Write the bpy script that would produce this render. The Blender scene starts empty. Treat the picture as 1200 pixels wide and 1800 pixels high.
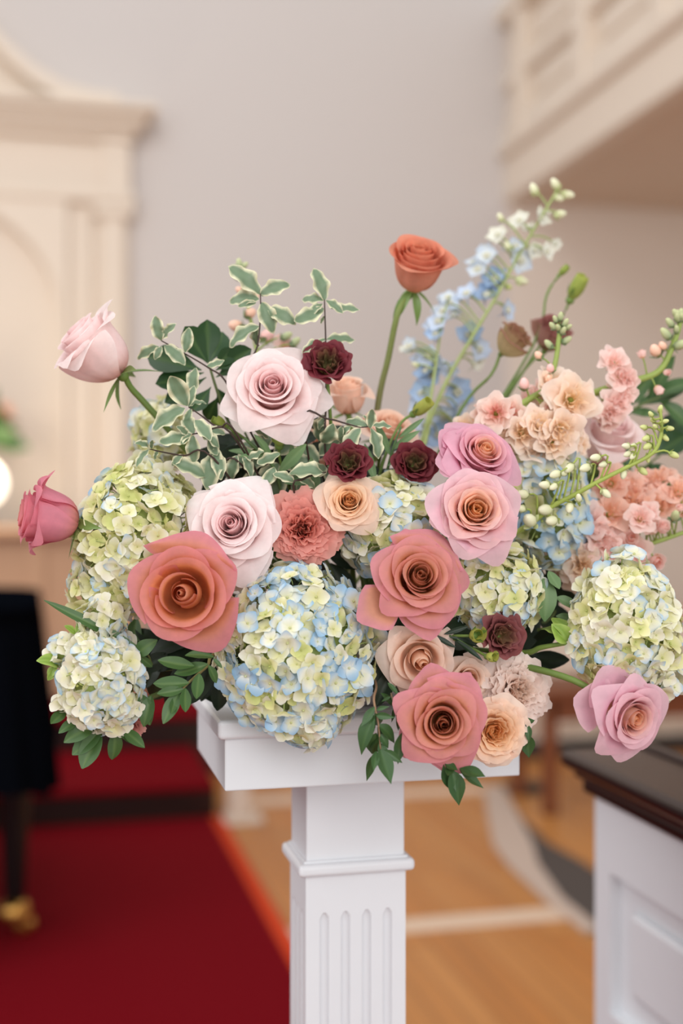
import bpy, bmesh, math, random
from mathutils import Vector, Matrix, noise

# ------------------------------------------------------------------ camera, world, lights, exposure
SC = bpy.context.scene
COL = SC.collection
EYE = 1.30
ANG = math.radians(13.6)
FPX = 43.0 / 36.0 * 1800.0
FWD = Vector((math.sin(ANG), math.cos(ANG), 0))
RGT = Vector((math.cos(ANG), -math.sin(ANG), 0))
UP = Vector((0, 0, 1))
CAMP = Vector((0, 0, EYE))
cam_d = bpy.data.cameras.new('camera')
cam = bpy.data.objects.new('camera', cam_d)
COL.objects.link(cam)
cam.location = CAMP
cam.rotation_euler = (math.pi / 2, 0, -ANG)
cam_d.sensor_fit = 'VERTICAL'
cam_d.sensor_height = 36.0
cam_d.lens = 43.0
cam_d.clip_start = 0.05
cam_d.dof.use_dof = True
cam_d.dof.focus_distance = 1.08
cam_d.dof.aperture_fstop = 2.1
SC.camera = cam
vs = SC.view_settings
vs.view_transform = 'Standard'
vs.look = 'None'
vs.gamma = 1.0
vs.exposure = 0.05
vs.use_curve_mapping = False

W = bpy.data.worlds.new('world')
SC.world = W
W.use_nodes = True
W.node_tree.nodes['Background'].inputs[0].default_value = (0.985, 0.99, 1.0, 1)
W.node_tree.nodes['Background'].inputs[1].default_value = 0.80


def area(name, loc, target, size, size_y, power, color):
    l = bpy.data.lights.new(name, 'AREA')
    l.shape = 'RECTANGLE'
    l.size, l.size_y, l.energy, l.color = size, size_y, power, color
    o = bpy.data.objects.new(name, l)
    COL.objects.link(o)
    o.location = loc
    o.rotation_euler = (Vector(target) - Vector(loc)).to_track_quat('-Z', 'Y').to_euler()
    return o


# tall windows of the hall, behind and beside the photographer
area('window_light', (0.5, -2.8, 2.5), (0.2, 1.2, 1.1), 2.4, 2.6, 92, (1.0, 0.985, 0.97))
area('window_light', (-3.6, 0.6, 3.6), (0.6, 3.2, 1.0), 2.0, 3.0, 82, (1.0, 0.98, 0.97))
area('window_light', (-1.0, 1.5, 6.2), (0.0, 6.5, 3.0), 3.0, 2.0, 95, (1.0, 0.97, 0.95))

# ------------------------------------------------------------------ helpers
R_ = random.Random(7)


def at(px, py, d):
    return CAMP + d * (FWD + (px - 600) / FPX * RGT + (900 - py) / FPX * UP)


def on_y(px, py, Y):
    dr = FWD + (px - 600) / FPX * RGT + (900 - py) / FPX * UP
    return CAMP + dr * (Y / dr.y)


def on_z(px, py, z=0.0):
    dr = FWD + (px - 600) / FPX * RGT + (900 - py) / FPX * UP
    return CAMP + dr * ((z - EYE) / dr.z)


def cv(ax, ay, az):
    """direction given as right, up, towards the photographer"""
    return (ax * RGT + ay * UP - az * FWD).normalized()


def lin(c):
    out = []
    for x in c:
        x = x / 255.0
        out.append(x / 12.92 if x <= 0.04045 else ((x + 0.055) / 1.055) ** 2.4)
    return tuple(out)


def mixc(a, b, t):
    t = max(0.0, min(1.0, t))
    return tuple(a[i] + (b[i] - a[i]) * t for i in range(3))


def sstep(a, b, x):
    t = max(0.0, min(1.0, (x - a) / (b - a)))
    return t * t * (3 - 2 * t)


class MB:
    def __init__(s):
        s.v, s.f, s.c = [], [], []

    def add(s, v, f, c, M=None):
        n = len(s.v)
        s.v += [tuple(M @ Vector(p)) for p in v] if M is not None else [tuple(p) for p in v]
        s.f += [tuple(i + n for i in q) for q in f]
        if isinstance(c, tuple):
            c = [c] * len(v)
        s.c += c
        return s

    def mesh(s, name, mat, smooth=True):
        me = bpy.data.meshes.new(name)
        me.from_pydata(s.v, [], s.f)
        a = me.color_attributes.new('Col', 'FLOAT_COLOR', 'POINT')
        flat = []
        for c in s.c:
            flat += [c[0], c[1], c[2], 1.0]
        a.data.foreach_set('color', flat)
        if smooth:
            me.polygons.foreach_set('use_smooth', [True] * len(me.polygons))
        me.materials.append(mat)
        me.update()
        return me


def obj(name, me, parent=None, M=None):
    o = bpy.data.objects.new(name, me)
    COL.objects.link(o)
    if parent is not None:
        o.parent = parent
    if M is not None:
        o.matrix_basis = M
    return o


def tag(o, label, cat, group=None):
    o['label'] = label
    o['category'] = cat
    if group:
        o['group'] = group
    return o


def thing(name, label, cat, M=None, group=None):
    o = bpy.data.objects.new(name, None)
    o.empty_display_size = 0.02
    COL.objects.link(o)
    if M is not None:
        o.matrix_basis = M if isinstance(M, Matrix) else Matrix.Translation(M)
    return tag(o, label, cat, group)


def frame(loc, axis, roll=0.0, up=UP):
    z = axis.normalized()
    y = up - z * up.dot(z)
    if y.length < 1e-3:
        y = RGT - z * RGT.dot(z)
    y.normalize()
    x = y.cross(z)
    M = Matrix((x, y, z)).transposed().to_4x4()
    return Matrix.Translation(loc) @ M @ Matrix.Rotation(roll, 4, 'Z')


# ------------------------------------------------------------------ materials
def mat_basic(name, col, rough=0.5, spec=0.4, bump=0.0, bscale=40.0, var=0.0, metallic=0.0):
    m = bpy.data.materials.new(name)
    m.use_nodes = True
    nt = m.node_tree
    p = nt.nodes['Principled BSDF']
    p.inputs['Base Color'].default_value = (*lin(col), 1)
    p.inputs['Roughness'].default_value = rough
    p.inputs['Specular IOR Level'].default_value = spec
    p.inputs['Metallic'].default_value = metallic
    tc = nt.nodes.new('ShaderNodeTexCoord')
    nz = nt.nodes.new('ShaderNodeTexNoise')
    nz.inputs['Scale'].default_value = bscale
    nz.inputs['Detail'].default_value = 5
    nt.links.new(tc.outputs['Object'], nz.inputs['Vector'])
    if var:
        mx = nt.nodes.new('ShaderNodeMix')
        mx.data_type = 'RGBA'
        a = lin(col)
        mx.inputs[6].default_value = (*[x * (1 - var) for x in a], 1)
        mx.inputs[7].default_value = (*[min(1, x * (1 + var)) for x in a], 1)
        nt.links.new(nz.outputs['Fac'], mx.inputs[0])
        nt.links.new(mx.outputs[2], p.inputs['Base Color'])
    if bump:
        b = nt.nodes.new('ShaderNodeBump')
        b.inputs['Strength'].default_value = bump
        b.inputs['Distance'].default_value = 0.002
        nt.links.new(nz.outputs['Fac'], b.inputs['Height'])
        nt.links.new(b.outputs['Normal'], p.inputs['Normal'])
    return m


def mat_plant(name, rough, spec, trans, bump=0.15, bscale=180.0, sat=0.0):
    """pigment from the mesh colour attribute, thin-sheet translucency"""
    m = bpy.data.materials.new(name)
    m.use_nodes = True
    nt = m.node_tree
    p = nt.nodes['Principled BSDF']
    out = nt.nodes['Material Output']
    at_ = nt.nodes.new('ShaderNodeAttribute')
    at_.attribute_name = 'Col'
    nz = nt.nodes.new('ShaderNodeTexNoise')
    nz.inputs['Scale'].default_value = bscale
    nz.inputs['Detail'].default_value = 4
    tc = nt.nodes.new('ShaderNodeTexCoord')
    nt.links.new(tc.outputs['Object'], nz.inputs['Vector'])
    mr = nt.nodes.new('ShaderNodeMapRange')
    mr.inputs['To Min'].default_value = 0.90
    mr.inputs['To Max'].default_value = 1.08
    nt.links.new(nz.outputs['Fac'], mr.inputs['Value'])
    mu = nt.nodes.new('ShaderNodeVectorMath')
    mu.operation = 'SCALE'
    nt.links.new(at_.outputs['Color'], mu.inputs[0])
    nt.links.new(mr.outputs['Result'], mu.inputs['Scale'])
    nt.links.new(mu.outputs['Vector'], p.inputs['Base Color'])
    p.inputs['Roughness'].default_value = rough
    p.inputs['Specular IOR Level'].default_value = spec
    b = nt.nodes.new('ShaderNodeBump')
    b.inputs['Strength'].default_value = bump
    b.inputs['Distance'].default_value = 0.001
    nt.links.new(nz.outputs['Fac'], b.inputs['Height'])
    nt.links.new(b.outputs['Normal'], p.inputs['Normal'])
    if trans > 0:
        t = nt.nodes.new('ShaderNodeBsdfTranslucent')
        nt.links.new(mu.outputs['Vector'], t.inputs['Color'])
        mx = nt.nodes.new('ShaderNodeMixShader')
        mx.inputs[0].default_value = trans
        nt.links.new(p.outputs[0], mx.inputs[1])
        nt.links.new(t.outputs[0], mx.inputs[2])
        nt.links.new(mx.outputs[0], out.inputs['Surface'])
    return m


M_PETAL = mat_plant('petal', 0.55, 0.25, 0.44)
M_FLORET = mat_plant('floret', 0.6, 0.2, 0.28)
M_LEAF = mat_plant('leaf', 0.42, 0.45, 0.12)
M_STEM = mat_plant('stem', 0.5, 0.35, 0.0)
M_WHITE = mat_basic('white_paint', (216, 218, 222), 0.42, 0.4, 0.06, 30, 0.015)
M_WALL = mat_basic('wall_paint', (208, 201, 197), 0.85, 0.2, 0.03, 20, 0.02)
M_WALLTAN = mat_basic('wall_tan_paint', (226, 214, 202), 0.85, 0.2, 0.03, 20, 0.02)
M_CREAM = mat_basic('cream_paint', (226, 212, 196), 0.6, 0.3, 0.03, 20, 0.02)
M_SOFFIT = mat_basic('soffit_tan', (218, 200, 182), 0.8, 0.2, 0.02, 10, 0.02)
M_CARPET = mat_basic('red_carpet', (112, 8, 20), 0.95, 0.05, 0.8, 260, 0.18)
M_BLACK = mat_basic('black_lacquer', (14, 13, 14), 0.35, 0.4, 0.0, 10)
M_CLOTH = mat_basic('black_cloth', (8, 10, 15), 1.0, 0.0, 0.2, 60, 0.1)
M_BRASS = mat_basic('brass', (200, 150, 80), 0.3, 0.5, 0.0, 10, 0.0, 1.0)
M_DARKWOOD_RISERSHADE = mat_basic('dark_wood_and_riser_shade', (38, 20, 16), 0.3, 0.5, 0.05, 30, 0.15)  # wood of the pew cap; on the step risers it paints in shade
M_BROWN = mat_basic('brown_wood', (120, 66, 38), 0.45, 0.4, 0.05, 20, 0.12)
M_TANWOOD = mat_basic('pale_oak', (198, 158, 126), 0.55, 0.3, 0.05, 14, 0.06)
M_INLAY = mat_basic('pale_threshold', (222, 196, 172), 0.5, 0.3, 0.0, 10, 0.04)
M_GREY = mat_basic('grey_matting', (84, 76, 72), 0.8, 0.2, 0.3, 60, 0.1)
M_PALEGREY = mat_basic('pale_grey_binding', (196, 176, 162), 0.8, 0.2, 0.2, 60, 0.05)
M_FOAM = mat_basic('green_foam', (40, 70, 42), 0.95, 0.1, 0.5, 120, 0.1)
M_CERAMIC = mat_basic('white_ceramic', (226, 222, 226), 0.25, 0.5, 0.0, 10)
M_WIRE = mat_basic('dark_grey_metal', (60, 56, 54), 0.5, 0.4, 0.0, 10)


def mat_floor():
    m = mat_basic('oak_floor', (206, 148, 92), 0.38, 0.4, 0.0, 10)
    nt = m.node_tree
    p = nt.nodes['Principled BSDF']
    tc = nt.nodes.new('ShaderNodeTexCoord')
    mp = nt.nodes.new('ShaderNodeMapping')
    mp.inputs['Scale'].default_value = (9.0, 0.7, 1)
    nz = nt.nodes.new('ShaderNodeTexNoise')
    nz.inputs['Scale'].default_value = 1.6
    nz.inputs['Detail'].default_value = 6
    br = nt.nodes.new('ShaderNodeTexBrick')
    br.inputs['Scale'].default_value = 1.0
    br.inputs['Brick Width'].default_value = 1.4
    br.inputs['Row Height'].default_value = 0.075
    br.inputs['Mortar Size'].default_value = 0.0015
    br.inputs['Color1'].default_value = (*lin((210, 144, 78)), 1)
    br.inputs['Color2'].default_value = (*lin((200, 128, 60)), 1)
    br.inputs['Mortar'].default_value = (*lin((110, 66, 32)), 1)
    mp2 = nt.nodes.new('ShaderNodeMapping')
    mp2.inputs['Rotation'].default_value = (0, 0, math.pi / 2)
    nt.links.new(tc.outputs['Object'], mp.inputs['Vector'])
    nt.links.new(mp.outputs['Vector'], nz.inputs['Vector'])
    nt.links.new(tc.outputs['Object'], mp2.inputs['Vector'])
    nt.links.new(mp2.outputs['Vector'], br.inputs['Vector'])
    mx = nt.nodes.new('ShaderNodeMix')
    mx.data_type = 'RGBA'
    mx.blend_type = 'MULTIPLY'
    mx.inputs[0].default_value = 0.35
    nt.links.new(br.outputs['Color'], mx.inputs[6])
    nt.links.new(nz.outputs['Fac'], mx.inputs[7])
    nt.links.new(mx.outputs[2], p.inputs['Base Color'])
    return m


M_FLOOR = mat_floor()


# ------------------------------------------------------------------ hard-surface builders
def bm_box(bm, c, s, bevel=0.0, seg=2):
    r = bmesh.ops.create_cube(bm, size=1.0)
    bmesh.ops.scale(bm, vec=s, verts=r['verts'])
    bmesh.ops.translate(bm, vec=c, verts=r['verts'])
    if bevel:
        es = list({e for v in r['verts'] for e in v.link_edges})
        bmesh.ops.bevel(bm, geom=es, offset=bevel, segments=seg, affect='EDGES', profile=0.5)


def bm_obj(name, bm, mat, parent=None, smooth=False):
    me = bpy.data.meshes.new(name)
    bm.to_mesh(me)
    bm.free()
    me.materials.append(mat)
    if smooth:
        me.polygons.foreach_set('use_smooth', [True] * len(me.polygons))
    return obj(name, me, parent)


def box(name, lo, hi, mat, parent=None, bevel=0.0, seg=2, smooth=False):
    bm = bmesh.new()
    lo, hi = Vector(lo), Vector(hi)
    bm_box(bm, (lo + hi) / 2, hi - lo, bevel, seg)
    return bm_obj(name, bm, mat, parent, smooth)


def struct(o):
    o['kind'] = 'structure'
    return o


def lathe(name, prof, mat, parent=None, n=24, loc=(0, 0, 0)):
    v, f = [], []
    for (r, z) in prof:
        for k in range(n):
            a = 2 * math.pi * k / n
            v.append((loc[0] + r * math.cos(a), loc[1] + r * math.sin(a), loc[2] + z))
    for j in range(len(prof) - 1):
        for k in range(n):
            f.append((j * n + k, j * n + (k + 1) % n, (j + 1) * n + (k + 1) % n, (j + 1) * n + k))
    f.append(tuple(reversed(range(n))))
    f.append(tuple((len(prof) - 1) * n + k for k in range(n)))
    return obj(name, MB().add(v, f, (1.0, 1.0, 1.0)).mesh(name, mat), parent)


def prism(name, pts, y0, y1, mat, parent=None):
    """outline in the x-z plane, extruded along y"""
    n = len(pts)
    v = [(p[0], y0, p[1]) for p in pts] + [(p[0], y1, p[1]) for p in pts]
    f = [tuple(range(n)), tuple(reversed(range(n, 2 * n)))]
    f += [(i, i + n, (i + 1) % n + n, (i + 1) % n) for i in range(n)]
    o = obj(name, MB().add(v, f, (1.0, 1.0, 1.0)).mesh(name, mat, False), parent)
    return o


# ------------------------------------------------------------------ the room
YW = 7.6          # back wall
XG = 2.94         # front of the side gallery
ZG = 3.36         # underside of the gallery
struct(box('floor', (-4.5, -0.6, -0.06), (5.4, YW, 0.0), M_FLOOR))
struct(box('wall_back', (-4.5, YW, 0.0), (XG + 0.02, YW + 0.15, 6.4), M_WALL))
struct(box('wall_under_gallery', (XG + 0.02, YW, 0.0), (5.4, YW + 0.15, 6.4), M_WALLTAN))

# side wall under the gallery with three tall windows
WN = [(1.5, 2.9), (3.5, 4.9), (5.5, 6.9)]
bm = bmesh.new()
ys = [-0.6] + [y for w in WN for y in w] + [YW]
for a, b in zip(ys[0::2], ys[1::2]):
    bm_box(bm, (5.375, (a + b) / 2, ZG / 2), (0.15, b - a, ZG))
for a, b in WN:
    bm_box(bm, (5.375, (a + b) / 2, 0.45), (0.15, b - a, 0.9))
    bm_box(bm, (5.375, (a + b) / 2, (ZG + 3.0) / 2), (0.15, b - a, ZG - 3.0))
struct(bm_obj('wall_right', bm, M_WALLTAN))
M_GLASS = bpy.data.materials.new('window_glass')
M_GLASS.use_nodes = True
nt = M_GLASS.node_tree
tr, gl, mx = nt.nodes.new('ShaderNodeBsdfTransparent'), nt.nodes.new('ShaderNodeBsdfGlossy'), nt.nodes.new('ShaderNodeMixShader')
tr.inputs[0].default_value = (0.96, 0.97, 0.97, 1)
gl.inputs['Roughness'].default_value = 0.02
mx.inputs[0].default_value = 0.06
nt.links.new(tr.outputs[0], mx.inputs[1])
nt.links.new(gl.outputs[0], mx.inputs[2])
nt.links.new(mx.outputs[0], nt.nodes['Material Output'].inputs['Surface'])
for k, (a, b) in enumerate(WN):
    wn = bpy.data.objects.new('window_%d' % (k + 1), None)
    COL.objects.link(wn)
    struct(wn)
    for lo_, hi_ in (((5.33, a, 0.9), (5.42, a + 0.06, 3.0)), ((5.33, b - 0.06, 0.9), (5.42, b, 3.0)), ((5.33, a, 0.9), (5.42, b, 0.96)), ((5.33, a, 2.94), (5.42, b, 3.0))):
        box('frame', lo_, hi_, M_CREAM, wn)
    for q in range(1, 4):
        y = a + (b - a) * q / 4
        box('muntin', (5.36, y - 0.012, 0.96), (5.39, y + 0.012, 2.94), M_CREAM, wn)
    for q in range(1, 6):
        z = 0.96 + 1.98 * q / 6
        box('muntin', (5.36, a + 0.06, z - 0.012), (5.39, b - 0.06, z + 0.012), M_CREAM, wn)
    box('pane', (5.373, a + 0.06, 0.96), (5.377, b - 0.06, 2.94), M_GLASS, wn)

# chancel platform: two carpeted steps
XC = on_z(508, 1667).x
st = struct(box('trim_1', (-4.0, 5.2, 0.0), (XC, 6.05, 0.12), M_DARKWOOD_RISERSHADE))  # near-black colour stands in for shade on the riser below the tread
st2 = struct(box('trim_2', (-4.0, 6.05, 0.0), (XC + 0.25, YW, 0.28), M_DARKWOOD_RISERSHADE))  # upper riser, its shade painted in the same way
for nm, x1, y0, y1, z in (('lower', XC, 5.16, 6.05, 0.15), ('upper', XC + 0.25, 6.01, YW, 0.31)):
    q = box('step_carpet', (-4.0, y0, z - 0.03), (x1, y1, z), M_CARPET, None, 0.012)
    tag(q, 'red carpet covering the %s tread of the chancel steps' % nm, 'carpet')
cp = thing('carpet_runner', 'red carpet laid on the floor in front of the chancel steps', 'carpet', Vector((XC, 2.7, 0)))
box('pile', (-3.6 - XC, -2.5, 0.0), (-0.03, 2.46, 0.012), M_CARPET, cp)
box('binding', (-0.03, -2.5, 0.0), (0.02, 2.46, 0.013), mat_basic('orange_red_binding', (196, 66, 34), 0.9, 0.1, 0.3, 200, 0.1), cp)

# pale threshold strips let into the wood floor
struct(box('trim_3', (XC + 0.01, 3.62, -0.01), (2.3, 3.74, 0.004), M_INLAY))
struct(box('trim_4', (XC + 0.10, 5.34, -0.01), (2.0, 5.50, 0.004), M_INLAY))

# curved grey mat with a pale binding
pts = [(866, 1385), (886, 1440), (916, 1488), (958, 1522), (1030, 1580), (1110, 1638)]
wid = [0.09, 0.14, 0.22, 0.28, 0.30, 0.30]
edge_ = [-0.5, -0.45, -0.2, 0.1, 0.28, 0.32]


def ribbon(name, off0, off1, z, mat, parent=None):
    v, f = [], []
    P = [on_z(*p) for p in pts]
    for i, p in enumerate(P):
        d = (P[min(i + 1, len(P) - 1)] - P[max(i - 1, 0)]).normalized()
        nrm = Vector((d.y, -d.x, 0))
        for zz in (z, z - 0.01):
            v.append(p + nrm * wid[i] * (edge_[i] if off0 is None else off0) + Vector((0, 0, zz)))
            v.append(p + nrm * wid[i] * (edge_[i] if off1 is None else off1) + Vector((0, 0, zz)))
    for i in range(len(P) - 1):
        a, b = 4 * i, 4 * i + 4
        f += [(a, a + 1, b + 1, b), (a + 2, b + 2, b + 3, a + 3), (a, b, b + 2, a + 2), (a + 1, a + 3, b + 3, b + 1)]
    return obj(name, MB().add(v, f, (1., 1., 1.)).mesh(name, mat, False), parent)


mt = thing('floor_mat', 'curved grey floor mat with a pale border leading behind the white pew', 'mat')
ribbon('mat', -0.5, None, 0.010, M_GREY, mt)
ribbon('border', None, 0.5, 0.012, M_PALEGREY, mt)

# reredos on the back wall
rr = thing('altar_surround', 'cream panelled surround with a curved pediment on the back wall', 'altarpiece',
           Vector((0, 0, 0)))


def wx(px, Y=YW):
    return on_y(px, 900, Y).x


def wz(px, py, Y=YW):
    return on_y(px, py, Y).z


def pil(x0, x1, z0, z1, d, name, bev=0.01):
    return box(name, (x0, YW - d, z0), (x1, YW - 0.002, z1), M_CREAM, rr, bev)


zc, zf, zl, zb = wz(120, 190), wz(120, 248), wz(120, 340), 0.31
xr = wx(228)
pil(wx(-420), xr, zl, zf, 0.05, 'frieze')
pil(wx(178), xr, zl, zf, 0.09, 'frieze_block')
pil(wx(-420), xr + 0.03, zl - 0.07, zl, 0.12, 'architrave', 0.02)
for nm, z0, z1, dd, ex in (('cornice', zf, zf + 0.07, 0.12, 0.03), ('cornice', zf + 0.07, zf + 0.14, 0.19, 0.09),
                           ('cornice', zf + 0.14, zf + 0.19, 0.26, 0.15)):
    pil(wx(-420), xr + ex, z0, z1, dd, nm, 0.015)
pil(wx(118), wx(162), zb, zl - 0.07, 0.06, 'pilaster')
pil(wx(162), xr - 0.0, zb, zl - 0.07, 0.03, 'pilaster_backing')
pil(wx(178), wx(218), zb, zl - 0.07, 0.09, 'pilaster')
pil(wx(162), xr + 0.02, zl - 0.15, zl - 0.07, 0.115, 'capital', 0.015)
# arched opening between the pilasters
xa, ra = wx(-165), wx(112) - wx(-165)
zs = wz(100, 560)
pts_a = [(wx(118), zb), (wx(118), zl - 0.07), (xa - ra * 1.02, zl - 0.07), (xa - ra * 1.02, zb), (xa - ra * 0.97, zb)]
pts_a += [(xa + 0.97 * ra * math.cos(a), zs + 0.80 * ra * math.sin(a)) for a in [math.pi * (1 - k / 24) for k in range(25)]]
pts_a += [(xa + 0.97 * ra, zb)]
prism('arch_panel', pts_a, YW - 0.10, YW - 0.012, M_CREAM, rr)
pil(xa - ra, wx(118), zb, zl - 0.07, 0.011, 'arch_back', 0)
# swan-neck pediment: a curved moulding rising to the left
zp = zf + 0.19
crv = []
for px_, py_ in ((-150, -90), (-90, -30), (-40, 36), (10, 92), (60, 136), (110, 166), (160, 180), (205, 186)):
    q = on_y(px_, py_, YW)
    crv.append((q.x, q.z))
prism('pediment_moulding', crv + [(x, z - 0.10) for x, z in reversed(crv)], YW - 0.22, YW - 0.002, M_CREAM, rr)
prism('pediment_panel', [(x, z - 0.09) for x, z in crv] + [(crv[-1][0], zp - 0.02), (crv[0][0], zp - 0.02)], YW - 0.06, YW - 0.002, M_CREAM, rr)

# side gallery above on the right
g = thing('side_gallery', 'cream balcony front with panels running along the upper right side', 'balcony')
box('soffit', (XG + 0.04, 1.2, ZG), (5.3, YW, ZG + 0.06), M_SOFFIT, g)
box('fascia', (XG, 1.2, ZG - 0.02), (XG + 0.12, YW, ZG + 0.26), M_CREAM, g, 0.01)
box('ledge_moulding', (XG - 0.05, 1.2, ZG + 0.26), (XG + 0.12, YW, ZG + 0.34), M_CREAM, g, 0.025, 3)
box('backing_panel', (XG + 0.06, 1.2, ZG + 0.34), (XG + 0.12, YW, ZG + 1.22), M_CREAM, g)
box('lower_rail', (XG - 0.01, 1.2, ZG + 0.34), (XG + 0.12, YW, ZG + 0.48), M_CREAM, g, 0.01)
box('middle_rail', (XG - 0.01, 1.2, ZG + 0.72), (XG + 0.12, YW, ZG + 0.82), M_CREAM, g, 0.01)
box('top_rail', (XG - 0.06, 1.2, ZG + 1.14), (XG + 0.16, YW, ZG + 1.26), M_CREAM, g, 0.02, 3)
for k in range(7):
    y = 7.3 - 0.92 * k
    box('post', (XG - 0.035, y - 0.07, ZG + 0.34), (XG + 0.12, y + 0.07, ZG + 1.14), M_CREAM, g, 0.01)
for k in range(7):
    y = 7.3 - 0.92 * k - 0.46
    for z0 in (0.50, 0.85):
        pn = box('panel', (XG + 0.03, y - 0.30, ZG + z0 + 0.04), (XG + 0.08, y + 0.30, ZG + z0 + 0.19), M_CREAM, g, 0.02)

# low panelled partition to the right at the back
pt = thing('low_partition', 'cream panelled low wall behind the brown bench', 'partition')
box('wall_body', (1.55, 6.05, 0.0), (5.0, 6.15, 0.72), M_CREAM, pt)
box('cap_rail', (1.52, 6.0, 0.72), (5.02, 6.2, 0.77), M_TANWOOD, pt, 0.012)
box('skirting', (1.54, 6.02, 0.0), (5.0, 6.05, 0.09), M_WIRE, pt, 0.005)
for k in range(11):
    x = 1.62 + 0.24 * k
    box('panel', (x, 6.03, 0.14), (x + 0.18, 6.055, 0.68), M_CREAM, pt, 0.008)

# communion table in front of the surround
ct = thing('communion_table', 'pale oak communion table standing below the cream surround', 'table')
tx0, tx1 = wx(-330, 6.9), wx(262, 6.9)
box('tabletop', (tx0, 6.62, 1.17), (tx1, 7.25, 1.22), M_TANWOOD, ct, 0.012)
box('front_panel', (tx0 + 0.06, 6.70, 0.42), (tx1 - 0.06, 6.74, 1.17), M_TANWOOD, ct, 0.005)
box('base', (tx0 + 0.03, 6.68, 0.31), (tx1 - 0.03, 7.2, 0.42), M_TANWOOD, ct, 0.01)
for k in range(4):
    x = tx0 + 0.04 + k * (tx1 - tx0 - 0.18) / 3
    box('stile', (x, 6.68, 0.42), (x + 0.10, 6.70, 1.17), M_TANWOOD, ct, 0.006)
for x in (tx0 + 0.06, tx1 - 0.1):
    box('side_panel', (x, 6.74, 0.42), (x + 0.04, 7.18, 1.17), M_TANWOOD, ct, 0.005)

# lamp glowing on the communion table
lp = on_y(-34, 850, 6.76)
lt = thing('table_lamp', 'glowing white globe lamp on the communion table at the far left', 'lamp', Vector((lp.x, lp.y, 1.22)))
lathe('base', [(0.07, 0.0), (0.075, 0.01), (0.05, 0.025), (0.018, 0.04), (0.018, 0.10), (0.05, 0.115)], M_BRASS, lt)
gm = bpy.data.materials.new('lit_globe')
gm.use_nodes = True
pb = gm.node_tree.nodes['Principled BSDF']
pb.inputs['Base Color'].default_value = (1, 0.95, 0.85, 1)
pb.inputs['Emission Color'].default_value = (1.0, 0.90, 0.74, 1)
pb.inputs['Emission Strength'].default_value = 2.4
GP = [(0.05, 0.115)] + [(0.13 * math.cos(a), 0.235 + 0.13 * math.sin(a)) for a in [math.radians(-60 + 12.5 * k) for k in range(12)]] + [(0.004, 0.365)]
lathe('globe', GP, gm, lt)
ll = bpy.data.lights.new('lamp_light', 'POINT')
ll.energy, ll.color, ll.shadow_soft_size = 16, (1.0, 0.84, 0.64), 0.15
lo = bpy.data.objects.new('lamp_light', ll)
COL.objects.link(lo)
lo.location = (lp.x, lp.y - 0.2, 1.62)

# small white altar rail post beside the steps
rp = on_z(418, 1446)
ps = thing('rail_post', 'short white post with a stepped foot beside the red steps', 'post', Vector((rp.x, rp.y, 0)))
box('foot', (-0.06, -0.06, 0.0), (0.10, 0.06, 0.03), M_CREAM, ps, 0.008)
box('shaft', (-0.045, -0.045, 0.03), (0.045, 0.045, 0.80), M_CREAM, ps, 0.008)
box('cap', (-0.075, -0.07, 0.80), (0.075, 0.07, 0.84), M_WHITE, ps, 0.01)

# brown bench in front of the partition
bl = on_z(966, 1432)
bn = thing('wooden_bench', 'brown wooden bench with slim legs in front of the cream partition', 'bench', Vector((bl.x, bl.y, 0)))
box('seat', (-0.05, -0.06, 0.50), (1.3, 0.42, 0.54), M_BROWN, bn, 0.01)
box('apron', (0.0, -0.02, 0.40), (1.25, 0.01, 0.50), M_BROWN, bn, 0.004)
box('apron', (0.0, 0.36, 0.40), (1.25, 0.39, 0.50), M_BROWN, bn, 0.004)
for x in (0.0, 1.21):
    for y in (-0.02, 0.34):
        box('leg', (x - 0.025, y, 0.0), (x + 0.03, y + 0.055, 0.50), M_BROWN, bn, 0.006)
fb = on_z(926, 1388)
fbx = thing('floor_socket', 'small dark metal floor box on the boards left of the brown bench', 'floor box', Vector((fb.x, fb.y, 0)))
box('plate', (-0.10, -0.10, 0.0), (0.10, 0.10, 0.012), M_WIRE, fbx, 0.004)
box('cover', (-0.06, -0.06, 0.012), (0.06, 0.06, 0.03), M_WIRE, fbx, 0.006)

# grand piano under a black cover at the left
pc = on_z(26, 1648)
pn = thing('grand_piano', 'black grand piano leg with a brass caster under a black cover', 'piano', Vector((pc.x, pc.y, 0)))
prism_pts = []
box('body', (-1.18, -0.24, 0.62), (-0.06, 0.79, 0.97), M_BLACK, pn, 0.02)
for (x, y) in ((0.0, 0.0), (-1.15, 0.0)):
    lg = lathe('leg', [(0.030, 0.11), (0.032, 0.14), (0.040, 0.30), (0.052, 0.52), (0.060, 0.60), (0.060, 0.64)], M_BLACK, pn, 12, (x, y, 0))
    cs = lathe('caster', [(0.045, 0.055), (0.05, 0.07), (0.045, 0.10), (0.032, 0.115)], M_BRASS, pn, 14, (x, y, 0))
    w = lathe('caster_wheel', [(0.012, -0.02), (0.030, -0.018), (0.034, 0.0), (0.030, 0.018), (0.012, 0.02)], M_BRASS, cs, 16)
    w.matrix_basis = Matrix.Translation((x + 0.03, y, 0.036)) @ Matrix.Rotation(math.pi / 2, 4, 'X')
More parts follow.
